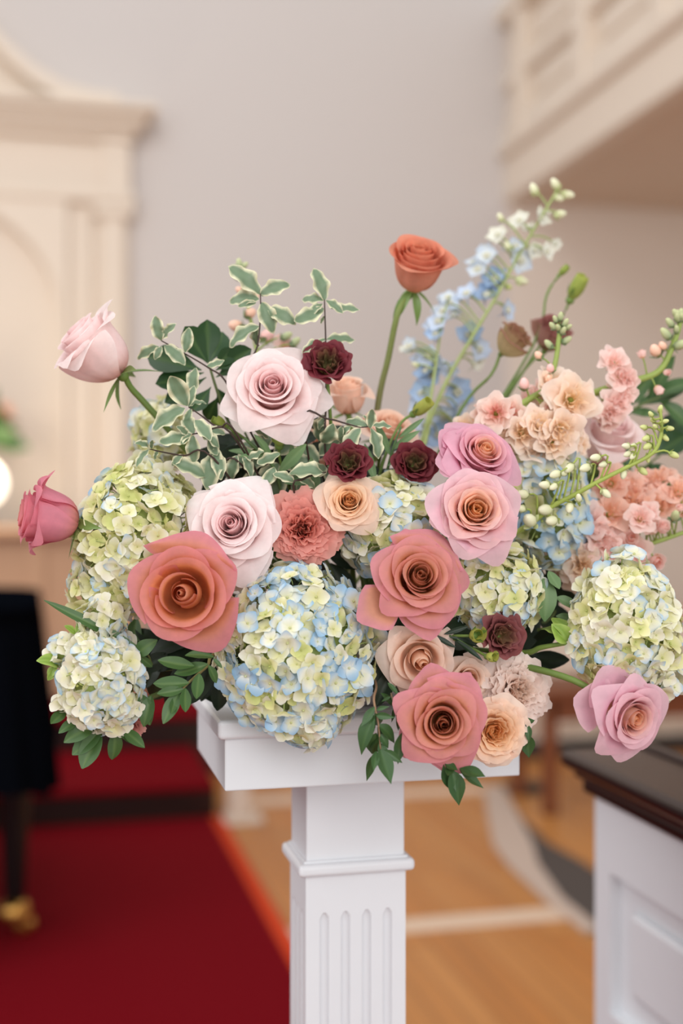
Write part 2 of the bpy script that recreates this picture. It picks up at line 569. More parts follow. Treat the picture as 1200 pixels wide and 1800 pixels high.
# draped cover
v, f = [], []
prof = []
nseg = 64
rows = 9
for j in range(rows):
    tj = j / (rows - 1)
    z = 1.02 - tj * 0.52
    for k in range(nseg):
        a = 2 * math.pi * k / nseg
        ex = 0.66
        cx = math.copysign(abs(math.cos(a)) ** 0.35, math.cos(a))
        cy = math.copysign(abs(math.sin(a)) ** 0.35, math.sin(a))
        fl = 1 + tj * 0.065
        wv = tj * 0.022 * math.sin(a * 19 + 1.3 * math.sin(3 * a))
        v.append((-0.625 + cx * (0.70 * fl + wv), 0.275 + cy * (0.655 * fl + wv), z + (0.02 * math.sin(5 * a) * tj if j == rows - 1 else 0)))
for j in range(rows - 1):
    for k in range(nseg):
        f.append((j * nseg + k, j * nseg + (k + 1) % nseg, (j + 1) * nseg + (k + 1) % nseg, (j + 1) * nseg + k))
f.append(tuple(range(nseg)))
cvr = obj('piano_cover', MB().add(v, f, (1., 1., 1.)).mesh('piano_cover', M_CLOTH))
cvr.location = (pc.x, pc.y, 0)
tag(cvr, 'black cloth cover draped over the piano at the left edge', 'cover')

# box pew end with a dark cap
XP = 0.742
pw = thing('box_pew', 'white panelled pew side with a dark moulded wooden cap', 'pew')
fe = at(1045, 1387, 1.75)
Y1 = fe.y
zt = fe.z
x0 = fe.x
box('cap_lower_moulding', (x0 - 0.014, -0.3, zt - 0.006), (x0 + 0.085, Y1 + 0.014, zt + 0.014), M_DARKWOOD_RISERSHADE, pw, 0.006, 3)
box('cap_cove', (x0 - 0.022, -0.3, zt + 0.014), (x0 + 0.092, Y1 + 0.024, zt + 0.026), M_DARKWOOD_RISERSHADE, pw, 0.004, 2)
box('cap', (x0 - 0.038, -0.3, zt + 0.026), (x0 + 0.085, Y1 + 0.04, zt + 0.052), M_DARKWOOD_RISERSHADE, pw, 0.011, 4)
box('cap_bead', (x0 + 0.086, -0.3, zt + 0.03), (x0 + 0.104, Y1 + 0.03, zt + 0.058), M_DARKWOOD_RISERSHADE, pw, 0.006, 3)
# framed side with recessed panels
RC = 0.017
za, zbm = fe.z - 0.106, fe.z - 0.302
ya = Y1 - 0.048
box('side_wall', (x0 + RC, -0.3, 0.0), (x0 + 0.07, Y1, zt), M_WHITE, pw)
box('rail', (x0, -0.3, za), (x0 + RC, Y1, zt), M_WHITE, pw)
box('rail', (x0, -0.3, 0.0), (x0 + RC, Y1, zbm), M_WHITE, pw)
box('stile', (x0, ya, zbm), (x0 + RC, Y1, za), M_WHITE, pw)
for k in range(2):
    yb = ya - k * 0.78
    yc = yb - 0.66
    box('stile', (x0, max(-0.3, yc - 0.12), zbm), (x0 + RC, yc, za), M_WHITE, pw)
    box('raised_panel', (x0 + 0.007, yc + 0.045, zbm + 0.04), (x0 + RC + 0.002, yb - 0.045, za - 0.04), M_WHITE, pw, 0.008)
box('seat', (x0 + 0.07, -0.3, zt - 0.10), (x0 + 0.55, Y1 - 0.02, zt - 0.05), M_TANWOOD, pw, 0.008)
box('end_wall', (x0 + 0.07, Y1 - 0.06, 0.0), (x0 + 1.3, Y1, zt - 0.10), M_WHITE, pw, 0.003)

# ------------------------------------------------------------------ the pedestal
PC = at(395, 1391.5, 1.12)
SW, SD = 0.288, 0.206
pd = thing('pedestal', 'white painted square pedestal with fluted shaft carrying the flowers', 'pedestal',
           Vector((PC.x + SW / 2, PC.y + SD / 2, 0)))
zbot = PC.z
ztop = zbot + 0.048
box('top_block', (-SW / 2, -SD / 2, zbot), (SW / 2, SD / 2, ztop), M_WHITE, pd, 0.0015)
box('top_board', (-SW / 2 - 0.007, -SD / 2 - 0.007, ztop), (SW / 2 + 0.007, SD / 2 + 0.007, ztop + 0.018), M_WHITE, pd, 0.0045, 4)
box('top_tray', (-SW / 2 + 0.012, -SD / 2 + 0.012, ztop + 0.017), (SW / 2 - 0.012, SD / 2 - 0.012, ztop + 0.0188), M_WHITE, pd, 0.0006)
ZTOP = ztop + 0.0188
CW, CD = 0.1003, 0.076
zn = at(600, 1523, 1.215).z
CX = -0.0037
box('neck', (CX - CW / 2, -CD / 2, zn), (CX + CW / 2, CD / 2, zbot + 0.002), M_WHITE, pd, 0.0012)
box('collar', (CX - CW / 2 - 0.009, -CD / 2 - 0.009, zn - 0.0062), (CX + CW / 2 + 0.009, CD / 2 + 0.009, zn + 0.0062), M_WHITE, pd, 0.0045, 4)
box('collar_fillet', (CX - CW / 2 - 0.003, -CD / 2 - 0.003, zn + 0.005), (CX + CW / 2 + 0.003, CD / 2 + 0.003, zn + 0.0085), M_WHITE, pd, 0.0012)
# fluted shaft: each face is a strip grid whose columns follow the flute section
zft = at(600, 1597, 1.22).z
SH0, SH1 = 0.14, zn - 0.006
hw, hd = CW / 2 + 0.001, CD / 2 + 0.001


def fluted_face(mb, length, nfl, place):
    fw = 0.0095
    gap = length / (nfl + 0.75)
    xs = [0.0]
    for k in range(nfl):
        c = length / 2 + (k - (nfl - 1) / 2) * gap
        for q in range(9):
            xs.append(c + fw * (q / 4 - 1) * 0.5 * 1.0)
    xs.append(length)
    zs = [SH0, SH0 + 0.05, 0.5, zft - 0.012] + [zft - 0.012 + 0.012 * math.sin(math.pi / 2 * k / 6) for k in range(1, 7)] + [SH1]
    v, f = [], []
    n = len(xs)
    for z in zs:
        for x in xs:
            dep = 0.0
            for k in range(nfl):
                c = length / 2 + (k - (nfl - 1) / 2) * gap
                dx = (x - c) / (fw / 2)
                dz = max(0.0, (z - (zft - 0.012)) / 0.012)
                rr2 = dx * dx + dz * dz
                if rr2 < 1 and z > SH0 + 0.01:
                    dep = 0.0042 * math.sqrt(1 - rr2)
            v.append(place(x, z, dep))
    for j in range(len(zs) - 1):
        for i in range(n - 1):
            f.append((j * n + i, j * n + i + 1, (j + 1) * n + i + 1, (j + 1) * n + i))
    mb.add(v, f, (1., 1., 1.))


mb = MB()
fluted_face(mb, 2 * hw, 4, lambda x, z, d: (CX - hw + x, -hd + d, z))
fluted_face(mb, 2 * hw, 4, lambda x, z, d: (CX + hw - x, hd - d, z))
fluted_face(mb, 2 * hd, 3, lambda x, z, d: (CX - hw + d, hd - x, z))
fluted_face(mb, 2 * hd, 3, lambda x, z, d: (CX + hw - d, -hd + x, z))
obj('fluted_shaft', mb.mesh('fluted_shaft', M_WHITE, False), pd)
box('plinth', (-0.085, -0.07, 0.03), (0.085, 0.07, 0.145), M_WHITE, pd, 0.006)
box('foot', (-0.13, -0.10, 0.0), (0.13, 0.10, 0.032), M_WHITE, pd, 0.006)

# bowl and foam that hold the flowers
OC = Vector((PC.x + SW / 2, PC.y + SD / 2, ZTOP))
bw = thing('flower_bowl', 'white low bowl on the pedestal almost hidden under the flowers', 'bowl', OC)
lathe('bowl', [(0.060, 0.0), (0.066, 0.002), (0.082, 0.02), (0.090, 0.045), (0.092, 0.055), (0.088, 0.055), (0.078, 0.022), (0.05, 0.010)], M_CERAMIC, bw, 40)
fo = lathe('floral_foam', [(0.050, 0.0), (0.070, 0.018), (0.080, 0.045), (0.066, 0.075), (0.03, 0.085)], M_FOAM, None, 28)
fo.location = OC + Vector((0, 0, 0.0115))
tag(fo, 'green floral foam in the white bowl holding the stems', 'foam')
FO = OC + Vector((0, 0, 0.06))


# ------------------------------------------------------------------ plant builders
def bez(p0, p1, p2, p3, t):
    s = 1 - t
    return p0 * s ** 3 + p1 * 3 * s * s * t + p2 * 3 * s * t * t + p3 * t ** 3


def key_at(key, t):
    for a, b in zip(key, key[1:]):
        if t <= b[0]:
            k = (t - a[0]) / (b[0] - a[0])
            return [a[i] + (b[i] - a[i]) * k for i in range(1, len(a))]
    return list(key[-1][1:])


# t, rim radius, rim height, rim angle, half width (deg), roll of the sides, belly
OPEN = [(0, .04, .95, 96, 175, 0, .12), (.12, .13, .98, 93, 160, 0, .18), (.3, .28, .99, 88, 126, 8, .30),
        (.5, .44, .95, 74, 106, 16, .42), (.66, .60, .86, 52, 88, 30, .5), (.80, .80, .68, 10, 68, 44, .52), (1, 1.0, .50, -18, 58, 50, .52)]
DEEP = [(0, .04, .80, 96, 175, 0, .12), (.12, .13, .86, 95, 160, 0, .18), (.3, .30, .92, 90, 124, 8, .32),
        (.5, .47, .92, 70, 102, 16, .44), (.66, .63, .84, 44, 86, 30, .5), (.80, .82, .66, 6, 68, 44, .52), (1, 1.0, .48, -18, 58, 50, .52)]
CUP = [(0, .03, .98, 104, 160, 0, .2), (.2, .12, 1.0, 112, 130, 0, .34), (.34, .22, .94, 112, 100, 0, .44),
       (.42, .52, .90, 74, 88, 10, .52), (.62, .68, .82, 46, 76, 26, .54), (.82, .88, .62, 6, 60, 56, .55), (1, 1.02, .44, -22, 54, 76, .55)]
BUD = [(0, .05, 1.62, 96, 170, 0, .25), (.2, .16, 1.72, 96, 140, 0, .4), (.42, .36, 1.74, 92, 110, 6, .6),
       (.62, .58, 1.66, 74, 90, 26, .78), (.8, .80, 1.50, 36, 74, 60, .90), (1, 1.04, 1.18, -20, 60, 80, .92)]
TALL = [(0, .05, 1.40, 94, 170, 0, .2), (.2, .18, 1.48, 92, 140, 0, .34), (.42, .40, 1.46, 82, 106, 10, .5),
        (.62, .62, 1.40, 66, 88, 20, .66), (.8, .80, 1.32, 46, 78, 36, .74), (1, .97, 1.16, 8, 66, 50, .82)]
LISI = [(0, .14, .52, 96, 130, 0, .2), (.25, .36, .72, 88, 104, 0, .34), (.5, .62, .80, 70, 90, 0, .46), (.75, .84, .72, 44, 80, 4, .54), (1, 1.0, .54, 10, 74, 8, .6)]
GARDEN = [(0, .08, .52, 92, 110, 0, .2), (.2, .24, .60, 88, 70, 0, .26), (.4, .44, .68, 74, 58, 6, .34),
          (.6, .62, .66, 52, 54, 14, .42), (.8, .82, .56, 22, 52, 28, .5), (1, 1.0, .42, -8, 50, 36, .5)]
CARN = [(0, .10, .74, 88, 110, 0, .1), (.25, .32, .80, 76, 86, 0, .2), (.5, .54, .76, 50, 70, 0, .3),
        (.75, .78, .60, 20, 60, 4, .36), (1, 1.0, .42, -8, 54, 8, .4)]


def petal_geo(R, t, phi, kv, cols, rng, nu=12, nv=10, ruf=0.0, fr=2.0, tip=0.06, skew=0.06, serr=0.0, side=0.2, edge_w=0.14, lip=0.0):
    rr_, zr, beta, Wd, roll, belly = kv
    c0, c1, c2, ce, cb = cols
    body = mixc(c0, c1, t / 0.5) if t < 0.5 else mixc(c1, c2, (t - 0.5) / 0.5)
    r0 = 0.03 + 0.07 * t
    al = math.radians(60 - 50 * t)
    d1 = 0.20 + 0.22 * t
    Wd = math.radians(Wd)
    ph = rng.uniform(0, 6.28)
    ph2 = rng.uniform(0, 6.28)
    v, f, c = [], [], []
    sr = [rng.uniform(-1, 1) for _ in range(nu + 1)]
    for j in range(nv + 1):
        vj = j / nv
        for i in range(nu + 1):
            u = 2 * i / nu - 1
            au = abs(u)
            vv = vj * (1 - side * au ** 2.6) + tip * vj ** 5 * math.exp(-(u / .28) ** 2)
            if serr:
                vv += serr * 1.5 * vj ** 4 * sr[i]
            b = math.radians(beta - roll * au ** 1.7)
            p1 = (r0 + belly * math.cos(al), belly * math.sin(al) * 0.8)
            p2 = (rr_ - d1 * math.cos(b), zr - d1 * math.sin(b))
            r = bez(r0, p1[0], p2[0], rr_, vv)
            z = bez(0.0, p1[1], p2[1], zr, vv)
            lp_ = max(0.0, (vv - .80) / .20)
            r += lip * lp_ * lp_
            z -= lip * .8 * lp_ ** 3
            r *= 1 + skew * u
            wf = .5 + .5 * sstep(0, .6, vv)
            if ruf:
                e = vj ** 2.5
                z += ruf * e * math.sin(fr * u * math.pi + ph)
                r += ruf * 0.7 * e * math.cos(fr * 1.3 * u * math.pi + ph2)
            a = phi + Wd * u * wf
            v.append((r * math.cos(a) * R, r * math.sin(a) * R, z * R))
            q = mixc(cb, body, sstep(0.0, 0.45, vj))
            ed = max(sstep(1 - edge_w * 1.7, 1, vj), sstep(1 - edge_w, 1, au) * sstep(.3, .8, vj)) * (0.25 + 0.75 * t)
            stk = noise.noise(Vector((u * 4 + ph, vj * 1.1, ph2)))
            q = mixc(q, ce, ed * 0.75)
            c.append(tuple(min(1.0, x * (1 + .10 * stk)) for x in q))
    n = nu + 1
    for j in range(nv):
        for i in range(nu):
            f.append((j * n + i, j * n + i + 1, (j + 1) * n + i + 1, (j + 1) * n + i))
    return v, f, c


def tube(mb, P, r0, r1, col, col2=None, n=7, sub=5):
    """smooth tube through points P (Catmull-Rom)"""
    P = [Vector(p) for p in P]
    Q = []
    for i in range(len(P) - 1):
        a, b, c_, d = P[max(i - 1, 0)], P[i], P[i + 1], P[min(i + 2, len(P) - 1)]
        for k in range(sub):
            t = k / sub
            Q.append(0.5 * ((2 * b) + (c_ - a) * t + (2 * a - 5 * b + 4 * c_ - d) * t * t + (3 * b - a - 3 * c_ + d) * t ** 3))
    Q.append(P[-1])
    v, f, c = [], [], []
    ref = Vector((0.3, 0.2, 0.9))
    for i, q in enumerate(Q):
        d = (Q[min(i + 1, len(Q) - 1)] - Q[max(i - 1, 0)])
        d = d.normalized() if d.length > 1e-9 else Vector((0, 0, 1))
        x = d.cross(ref)
        if x.length < 1e-3:
            x = d.cross(Vector((1, 0, 0)))
        x.normalize()
        y = d.cross(x)
        s = i / max(1, len(Q) - 1)
        r = r0 + (r1 - r0) * s
        for k in range(n):
            a = 2 * math.pi * k / n
            v.append(q + (x * math.cos(a) + y * math.sin(a)) * r)
            c.append(mixc(col, col2 or col, s))
    for i in range(len(Q) - 1):
        for k in range(n):
            f.append((i * n + k, i * n + (k + 1) % n, (i + 1) * n + (k + 1) % n, (i + 1) * n + k))
    f.append(tuple(reversed(range(n))))
    f.append(tuple((len(Q) - 1) * n + k for k in range(n)))
    mb.add(v, f, c)


def ball(mb, cpos, r, col, col2=None, nz_=6, n=8, axis=Vector((0, 0, 1)), elong=1.0, pinch=0.0):
    M = frame(Vector(cpos), Vector(axis))
    v, f, c = [], [], []
    for j in range(nz_ + 1):
        a = -math.pi / 2 + math.pi * j / nz_
        s = (math.sin(a) + 1) / 2
        for k in range(n):
            b = 2 * math.pi * k / n
            rad = math.cos(a) * r * (1 - pinch * s)
            v.append(M @ Vector((rad * math.cos(b), rad * math.sin(b), math.sin(a) * r * elong)))
            c.append(mixc(col, col2 or col, s))
    for j in range(nz_):
        for k in range(n):
            f.append((j * n + k, j * n + (k + 1) % n, (j + 1) * n + (k + 1) % n, (j + 1) * n + k))
    mb.add(v, f, c)


G_STEM = lin((110, 134, 62))
G_STEM2 = lin((84, 104, 56))
G_DARK = lin((46, 66, 38))
G_SEPAL = lin((110, 138, 70))


def to_foam(p, axis, seed, out=0.05):
    """stem path from a flower base back into the foam"""
    rg = random.Random(seed)
    e = FO + Vector((rg.uniform(-.045, .045), rg.uniform(-.045, .045), rg.uniform(-0.03, 0.0)))
    m = p - axis * out
    L = (e - m)
    return [p, m, m + L * 0.45 + Vector((0, 0, 0.01)), e]


def leaf_geo(L, Wd, shape='oval', fold=0.25, curl=0.3, wave=0.0, cm=None, ce=None, rib=None, nx=6, ny=9, rng=None, edge=0.2, twist=0.0):
    """leaf along +Y from the origin, face +Z"""
    rng = rng or R_
    ph = rng.uniform(0, 6.28)
    v, f, c = [], [], []
    for j in range(ny + 1):
        s = j / ny
        if shape == 'oval':
            w = math.sin(math.pi * min(1, s * 0.98 + 0.01)) ** 0.75
        elif shape == 'obovate':
            w = (math.sin(math.pi * s ** 1.6)) ** 0.8 if s < 1 else 0
        else:
            w = math.sin(math.pi * s ** 0.8) ** 1.1 if s < 1 else 0
        w = max(w, 0.04 if j == 0 else 0.015)
        a = curl * s
        for i in range(nx + 1):
            u = 2 * i / nx - 1
            x = u * w * Wd / 2
            y = L * (math.sin(a) / curl if abs(curl) > 1e-3 else s)
            z = -L * ((1 - math.cos(a)) / curl if abs(curl) > 1e-3 else 0)
            z += fold * abs(x)
            z += wave * Wd * abs(u) ** 1.5 * math.sin(s * 15 + ph + (2.2 if u > 0 else 0)) * w ** .5
            if twist:
                tw = twist * s
                x, z = x * math.cos(tw) - z * math.sin(tw) * 0.3, z + x * math.sin(tw)
            v.append((x, y, z))
            irr = 0.12 * noise.noise(Vector((u * 2 + ph, s * 7, ph)))
            k = sstep(1 - edge * 1.6 + irr, 1 - edge * 0.5 + irr, abs(u)) if edge else 0
            if edge and s > 0.93:
                k = max(k, 0.8)
            cc = mixc(cm, ce, k)
            if rib and i == nx // 2:
                cc = mixc(cc, rib, 0.32)
            c.append(cc)
    n = nx + 1
    for j in range(ny):
        for i in range(nx):
            f.append((j * n + i, j * n + i + 1, (j + 1) * n + i + 1, (j + 1) * n + i))
    return v, f, c


def leaf_matrix(base, tip, tilt, rng, normal=None):
    y = (tip - base)
    L = y.length
    y = y / L
    n = normal or (-FWD + UP * 0.55 + RGT * 0.1)
    n = n + Vector((rng.uniform(-1, 1), rng.uniform(-1, 1), rng.uniform(-1, 1))) * tilt
    z = n - y * n.dot(y)
    if z.length < 1e-3:
        z = RGT - y * RGT.dot(y)
    z.normalize()
    x = y.cross(z)
    return Matrix.Translation(base) @ Matrix((x, y, z)).transposed().to_4x4(), L


C_VAR_M, C_VAR_E = lin((112, 134, 104)), lin((232, 226, 190))
C_VAR_M2 = lin((122, 144, 112))
C_BAY, C_BAYR = lin((66, 98, 50)), lin((120, 146, 84))
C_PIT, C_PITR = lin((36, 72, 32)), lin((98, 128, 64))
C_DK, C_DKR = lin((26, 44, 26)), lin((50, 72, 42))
C_LIS, C_LISR = lin((104, 134, 88)), lin((140, 164, 116))
C_LIME = lin((126, 158, 60))

LEAVES = {}
rl = random.Random(3)


def lib(name, n, **kw):
    LEAVES[name] = []
    for i in range(n):
        k = dict(kw)
        k['curl'] = kw.get('curl', 0.4) * rl.uniform(0.4, 1.5) * (1 if rl.random() < .8 else -0.6)
        k['fold'] = kw.get('fold', 0.25) * rl.uniform(0.5, 1.5)
        g_ = leaf_geo(1.0, kw['Wd'], **{q: k[q] for q in k if q not in ('Wd',)}, rng=rl)
        LEAVES[name].append(MB().add(*g_).mesh('leaf', M_LEAF))


lib('variegated', 6, Wd=0.52, shape='oval', fold=.3, curl=.7, wave=.15, cm=C_VAR_M, ce=C_VAR_E, rib=C_VAR_M2, edge=.25, nx=8, ny=14)
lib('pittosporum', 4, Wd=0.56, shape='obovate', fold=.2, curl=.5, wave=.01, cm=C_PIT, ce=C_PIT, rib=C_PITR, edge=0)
lib('bay', 4, Wd=0.42, shape='oval', fold=.3, curl=.5, wave=.02, cm=C_BAY, ce=C_BAY, rib=C_BAYR, edge=0)
lib('ruscus', 4, Wd=0.34, shape='lance', fold=.3, curl=.5, wave=.01, cm=lin((54, 86, 44)), ce=lin((54, 86, 44)), rib=lin((84, 116, 64)), edge=0)
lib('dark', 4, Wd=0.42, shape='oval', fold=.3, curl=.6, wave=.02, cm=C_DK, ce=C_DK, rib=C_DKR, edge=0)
lib('grey_green', 4, Wd=0.36, shape='oval', fold=.3, curl=.4, wave=.03, cm=C_LIS, ce=C_LIS, rib=C_LISR, edge=0)
lib('lime', 3, Wd=0.62, shape='oval', fold=.35, curl=.9, wave=.04, cm=C_LIME, ce=lin((164, 188, 96)), rib=lin((176, 200, 112)), edge=.3)


def put_leaf(parent, kind, base, tip, width, rng, tilt=0.35, normal=None, pinv=None):
    """width is a factor on the leaf's own breadth"""
    M, L = leaf_matrix(base, tip, tilt, rng, normal)
    S = Matrix.Diagonal((L * width, L, L * width, 1))
    o = bpy.data.objects.new('leaf', rng.choice(LEAVES[kind]))
    COL.objects.link(o)
    o.parent = parent
    o.matrix_basis = (pinv @ M @ S) if pinv is not None else M @ S
    return o


def sprig(name, label, cat, stem_px, leaves, kind, rstem=0.0008, width=1.0, scol=(62, 46, 40), group=None, seed=1, tilt=.35, foam=True, dz=0.012):
    """a cut stem with its leaves; pixel triples (x, y, depth)"""
    rg = random.Random(seed)
    P = [at(*p) for p in stem_px]
    if foam:
        P = P + [P[-1].lerp(FO, 0.5), FO + Vector((rg.uniform(-.05, .05), rg.uniform(-.03, .03), 0))]
    base = P[-1]
    t = thing(name, label, cat, base, group)
    inv = Matrix.Translation(-base)
    mb = MB()
    tube(mb, [p - base for p in P], rstem * 0.7, rstem * 1.6, lin(scol))
    obj('stem', mb.mesh('stem', M_STEM), t)
    d0 = stem_px[0][2]
    for lf in leaves:
        (bx, by), (tx, ty) = lf[0], lf[1]
        wd = lf[2] if len(lf) > 2 else 1.0
        dd = lf[3] if len(lf) > 3 else d0
        if kind in ('ruscus', 'bay'):
            tx, ty = bx + (tx - bx) * 1.2, by + (ty - by) * 1.2
        if kind == 'variegated':
            tx, ty = bx + (tx - bx) * 1.13, by + (ty - by) * 1.13
        put_leaf(t, kind, at(bx, by, dd), at(tx, ty, dd - rg.uniform(-dz, dz * 1.6)), width * wd, rg, tilt, None, inv)
    return t


# ------------------------------------------------------------------ roses
def flower(name, label, cat, px, py, d, axis, rpx, key, N, cols, seed, group=None, roll=0.0, ruf=0.0, fr=2.0, tip=.075, serr=0.0,
           side=.2, extra=(), stem=None, sepals=True, zc=None, jit=1.0, nu=12, nv=10, skew=.07, golden=137.5, stem_r=0.0024, edge_w=.14,
           stem_col=None, tmin=0.0, lip=.07):
    rg = random.Random(seed)
    A = cv(*axis)
    ox, oy = rg.uniform(-.05, .05), rg.uniform(-.05, .05)
    Rm = rpx * d / FPX
    if zc is None:
        zc = {id(BUD): .95, id(TALL): .80}.get(id(key), .62)
    base = at(px, py, d) - A * zc * Rm
    Mt = frame(base, A, roll)
    t = thing(name, label, cat, Mt, group)
    for i in range(N):
        tt = tmin + (1 - tmin) * i / (N - 1)
        kv = key_at(key, tt)
        kv[0] *= 1 + rg.uniform(-.05, .05) * jit
        kv[1] += rg.uniform(-.035, .035) * jit
        kv[2] += rg.uniform(-12, 12) * jit * tt
        kv[4] *= 1 + rg.uniform(-.5, .5) * jit
        phi = math.radians(i * golden + rg.uniform(-10, 10) * jit)
        sk = skew + 0.22 * max(0, 0.2 - tt) / 0.2
        g_ = petal_geo(Rm, tt, phi, kv, cols, rg, nu + (6 if key not in (CARN, GARDEN) else 2), nv + (2 if key is not CARN else 0), ruf * (.6 + .8 * rg.random()), fr * rg.uniform(.8, 1.2), tip * rg.uniform(.4, 1.6) * (.3 + .7 * tt), sk, serr, side * (.45 + .55 * tt), edge_w, lip * sstep(.1, .5, tt))
        tl = rg.uniform(-.07, .07) * jit
        k_ = (1 - tt)
        Mj = Matrix.Translation((ox * Rm * k_, oy * Rm * k_, 0)) @ Matrix.Rotation(tl, 4, Vector((-math.sin(phi), math.cos(phi), 0)))
        obj('petal', MB().add(*g_).mesh('petal', M_PETAL), t, Mj)
    for (phd, r_, z_, be, wdeg, ro) in extra:
        g_ = petal_geo(Rm, 1.0, math.radians(phd), [r_, z_, be, wdeg, ro, .5], cols, rg, nu, nv, ruf, fr, .12, .03, serr, .22, edge_w)
        obj('petal', MB().add(*g_).mesh('petal', M_PETAL), t)
    # calyx, sepals, stem
    rs = 0.16 * Rm
    mb = MB()
    ball(mb, (0, 0, -0.06 * Rm), rs, G_STEM, G_SEPAL, 6, 10, elong=1.1)
    obj('calyx', mb.mesh('calyx', M_STEM), t)
    if sepals:
        for k in range(5):
            a = 2 * math.pi * k / 5 + rg.uniform(-.2, .2)
            Ls = Rm * rg.uniform(.75, 1.1) * (1.25 if key in (BUD, TALL) else 1)
            down = rg.uniform(-0.9, 0.15)
            dirv = Vector((math.cos(a), math.sin(a), down)).normalized()
            g_ = leaf_geo(Ls, Ls * .24, 'lance', .3, rg.uniform(-.6, 1.2), .0, G_SEPAL, G_SEPAL, None, 4, 7, rg, 0)
            y = dirv
            z = Vector((0, 0, 1)) - y * y.z
            z.normalize()
            Ms = Matrix((y.cross(z), y, z)).transposed().to_4x4()
            obj('sepal', MB().add(*g_).mesh('sepal', M_LEAF), t, Ms)
    b0 = base - A * 0.18 * Rm
    if stem is None:
        P = to_foam(b0, A, seed, 0.02)
    else:
        P = [b0] + [at(*q) for q in stem]
        P += [P[-1].lerp(FO, .5), FO + Vector((rg.uniform(-.04, .04), rg.uniform(-.03, .03), 0))]
    inv = Mt.inverted()
    mb = MB()
    c1, c2 = stem_col or (G_STEM, G_STEM2)
    tube(mb, [inv @ p for p in P], stem_r, stem_r * 1.15, c1, c2, 8)
    obj('stem', mb.mesh('stem', M_STEM), t)
    return t


def C(*a):
    return [lin(x) for x in a]


# colours: heart, middle, outer, edge, petal base
PINK = C((250, 208, 208), (253, 228, 226), (254, 234, 232), (255, 241, 240), (248, 196, 188))
PINK2 = C((252, 216, 216), (254, 233, 232), (254, 237, 236), (255, 244, 243), (250, 208, 202))
CORAL = C((212, 144, 92), (224, 157, 106), (227, 160, 132), (222, 144, 170), (214, 124, 72))
CORAL2 = C((232, 170, 122), (226, 146, 96), (227, 150, 120), (222, 140, 164), (214, 120, 72))
CORALT = C((232, 150, 116), (236, 160, 130), (238, 172, 146), (232, 150, 124), (246, 198, 150))
MAUVE = C((255, 208, 132), (246, 194, 168), (236, 184, 200), (244, 212, 220), (252, 196, 128))
MAUVE2 = C((255, 206, 138), (240, 182, 190), (232, 176, 200), (240, 190, 206), (250, 196, 150))
LILAC = C((250, 196, 136), (240, 194, 198), (234, 188, 206), (242, 206, 216), (246, 196, 160))
ROSEBUD = C((244, 176, 128), (236, 160, 168), (232, 154, 172), (222, 130, 146), (236, 160, 146))
APRICOT = C((252, 204, 136), (252, 214, 170), (250, 222, 202), (252, 230, 214), (250, 204, 124))
PEACH = C((250, 210, 176), (251, 220, 198), (250, 226, 210), (252, 234, 222), (246, 206, 170))
PEACHB = C((251, 216, 190), (252, 220, 198), (250, 218, 200), (252, 226, 210), (248, 210, 180))
DUSTY = C((234, 160, 138), (236, 156, 144), (238, 166, 154), (242, 180, 168), (234, 168, 136))
CREAMC = C((250, 230, 214), (250, 230, 218), (250, 232, 222), (252, 240, 234), (246, 220, 200))
MAROON = C((140, 130, 86), (124, 50, 58), (116, 42, 54), (138, 62, 70), (166, 154, 100))
MAROON2 = C((170, 140, 100), (146, 84, 84), (140, 78, 80), (154, 92, 92), (186, 166, 116))

RG = 'roses in the arrangement'
rose = lambda *a, **k: flower('rose', a[0], 'rose', *a[1:], group=RG, **k)

rose('pale pink open rose touching the upper maroon lisianthus, higher of two', 479, 684, 1.12, (.06, .34, 1), 82, OPEN, 25, PINK, 11,
     extra=((-62, 1.16, .30, -8, 36, 40), (-8, 1.18, .30, -5, 34, 40), (200, 1.04, .4, 5, 46, 40)))
rose('pale pink open rose beside the dusty coral carnation', 410, 925, 1.085, (-.10, .22, 1), 86, OPEN, 25, PINK2, 12,
     extra=((60, 1.05, .3, 0, 44, 40), (-70, 1.1, .28, -10, 40, 30), (140, 1.04, .3, -4, 40, 40)))
rose('large coral rose with a cupped heart at the left, largest of the roses', 325, 1044, 1.05, (-.05, .12, 1), 100, CUP, 17, CORAL2, 13, roll=.6, tip=.04)
rose('coral rose with a long lower left petal, beside the big blue hydrangea', 738, 1016, 1.055, (.12, .30, 1), 84, OPEN, 25, CORAL, 14,
     extra=((212, 1.40, .28, -4, 28, 36), (-80, 1.12, .26, -8, 40, 30), (100, 1.02, .3, 0, 40, 40)))
rose('coral rose with mauve outer petals, lowest at the pedestal edge', 776, 1268, 1.03, (-.04, .06, 1), 81, DEEP, 25, CORAL, 15,
     extra=((100, 1.10, .3, 0, 44, 40), (58, 1.06, .34, 0, 30, 50), (-80, 1.04, .3, -4, 44, 40), (-140, 1.04, .3, 0, 40, 40)))
rose('lavender rose with an apricot heart, facing the viewer', 836, 898, 1.075, (.04, .26, 1), 77, OPEN, 32, MAUVE, 16, ruf=.015, fr=3)
rose('lavender rose with an apricot heart, tucked behind its twin and facing up', 846, 800, 1.11, (.36, .62, 1), 72, OPEN, 28, MAUVE2, 17,
     extra=((150, 1.1, .6, 50, 40, 30), (190, 1.12, .5, 20, 36, 40)))
rose('tall coral rose standing above all the others', 734, 468, 1.22, (.12, .62, .60), 60, TALL, 22, CORALT, 18,
     lip=.03, stem=((700, 548, 1.235), (682, 630, 1.245), (664, 712, 1.25)), stem_r=.0030, stem_col=(lin((120, 140, 70)), lin((96, 72, 52))))
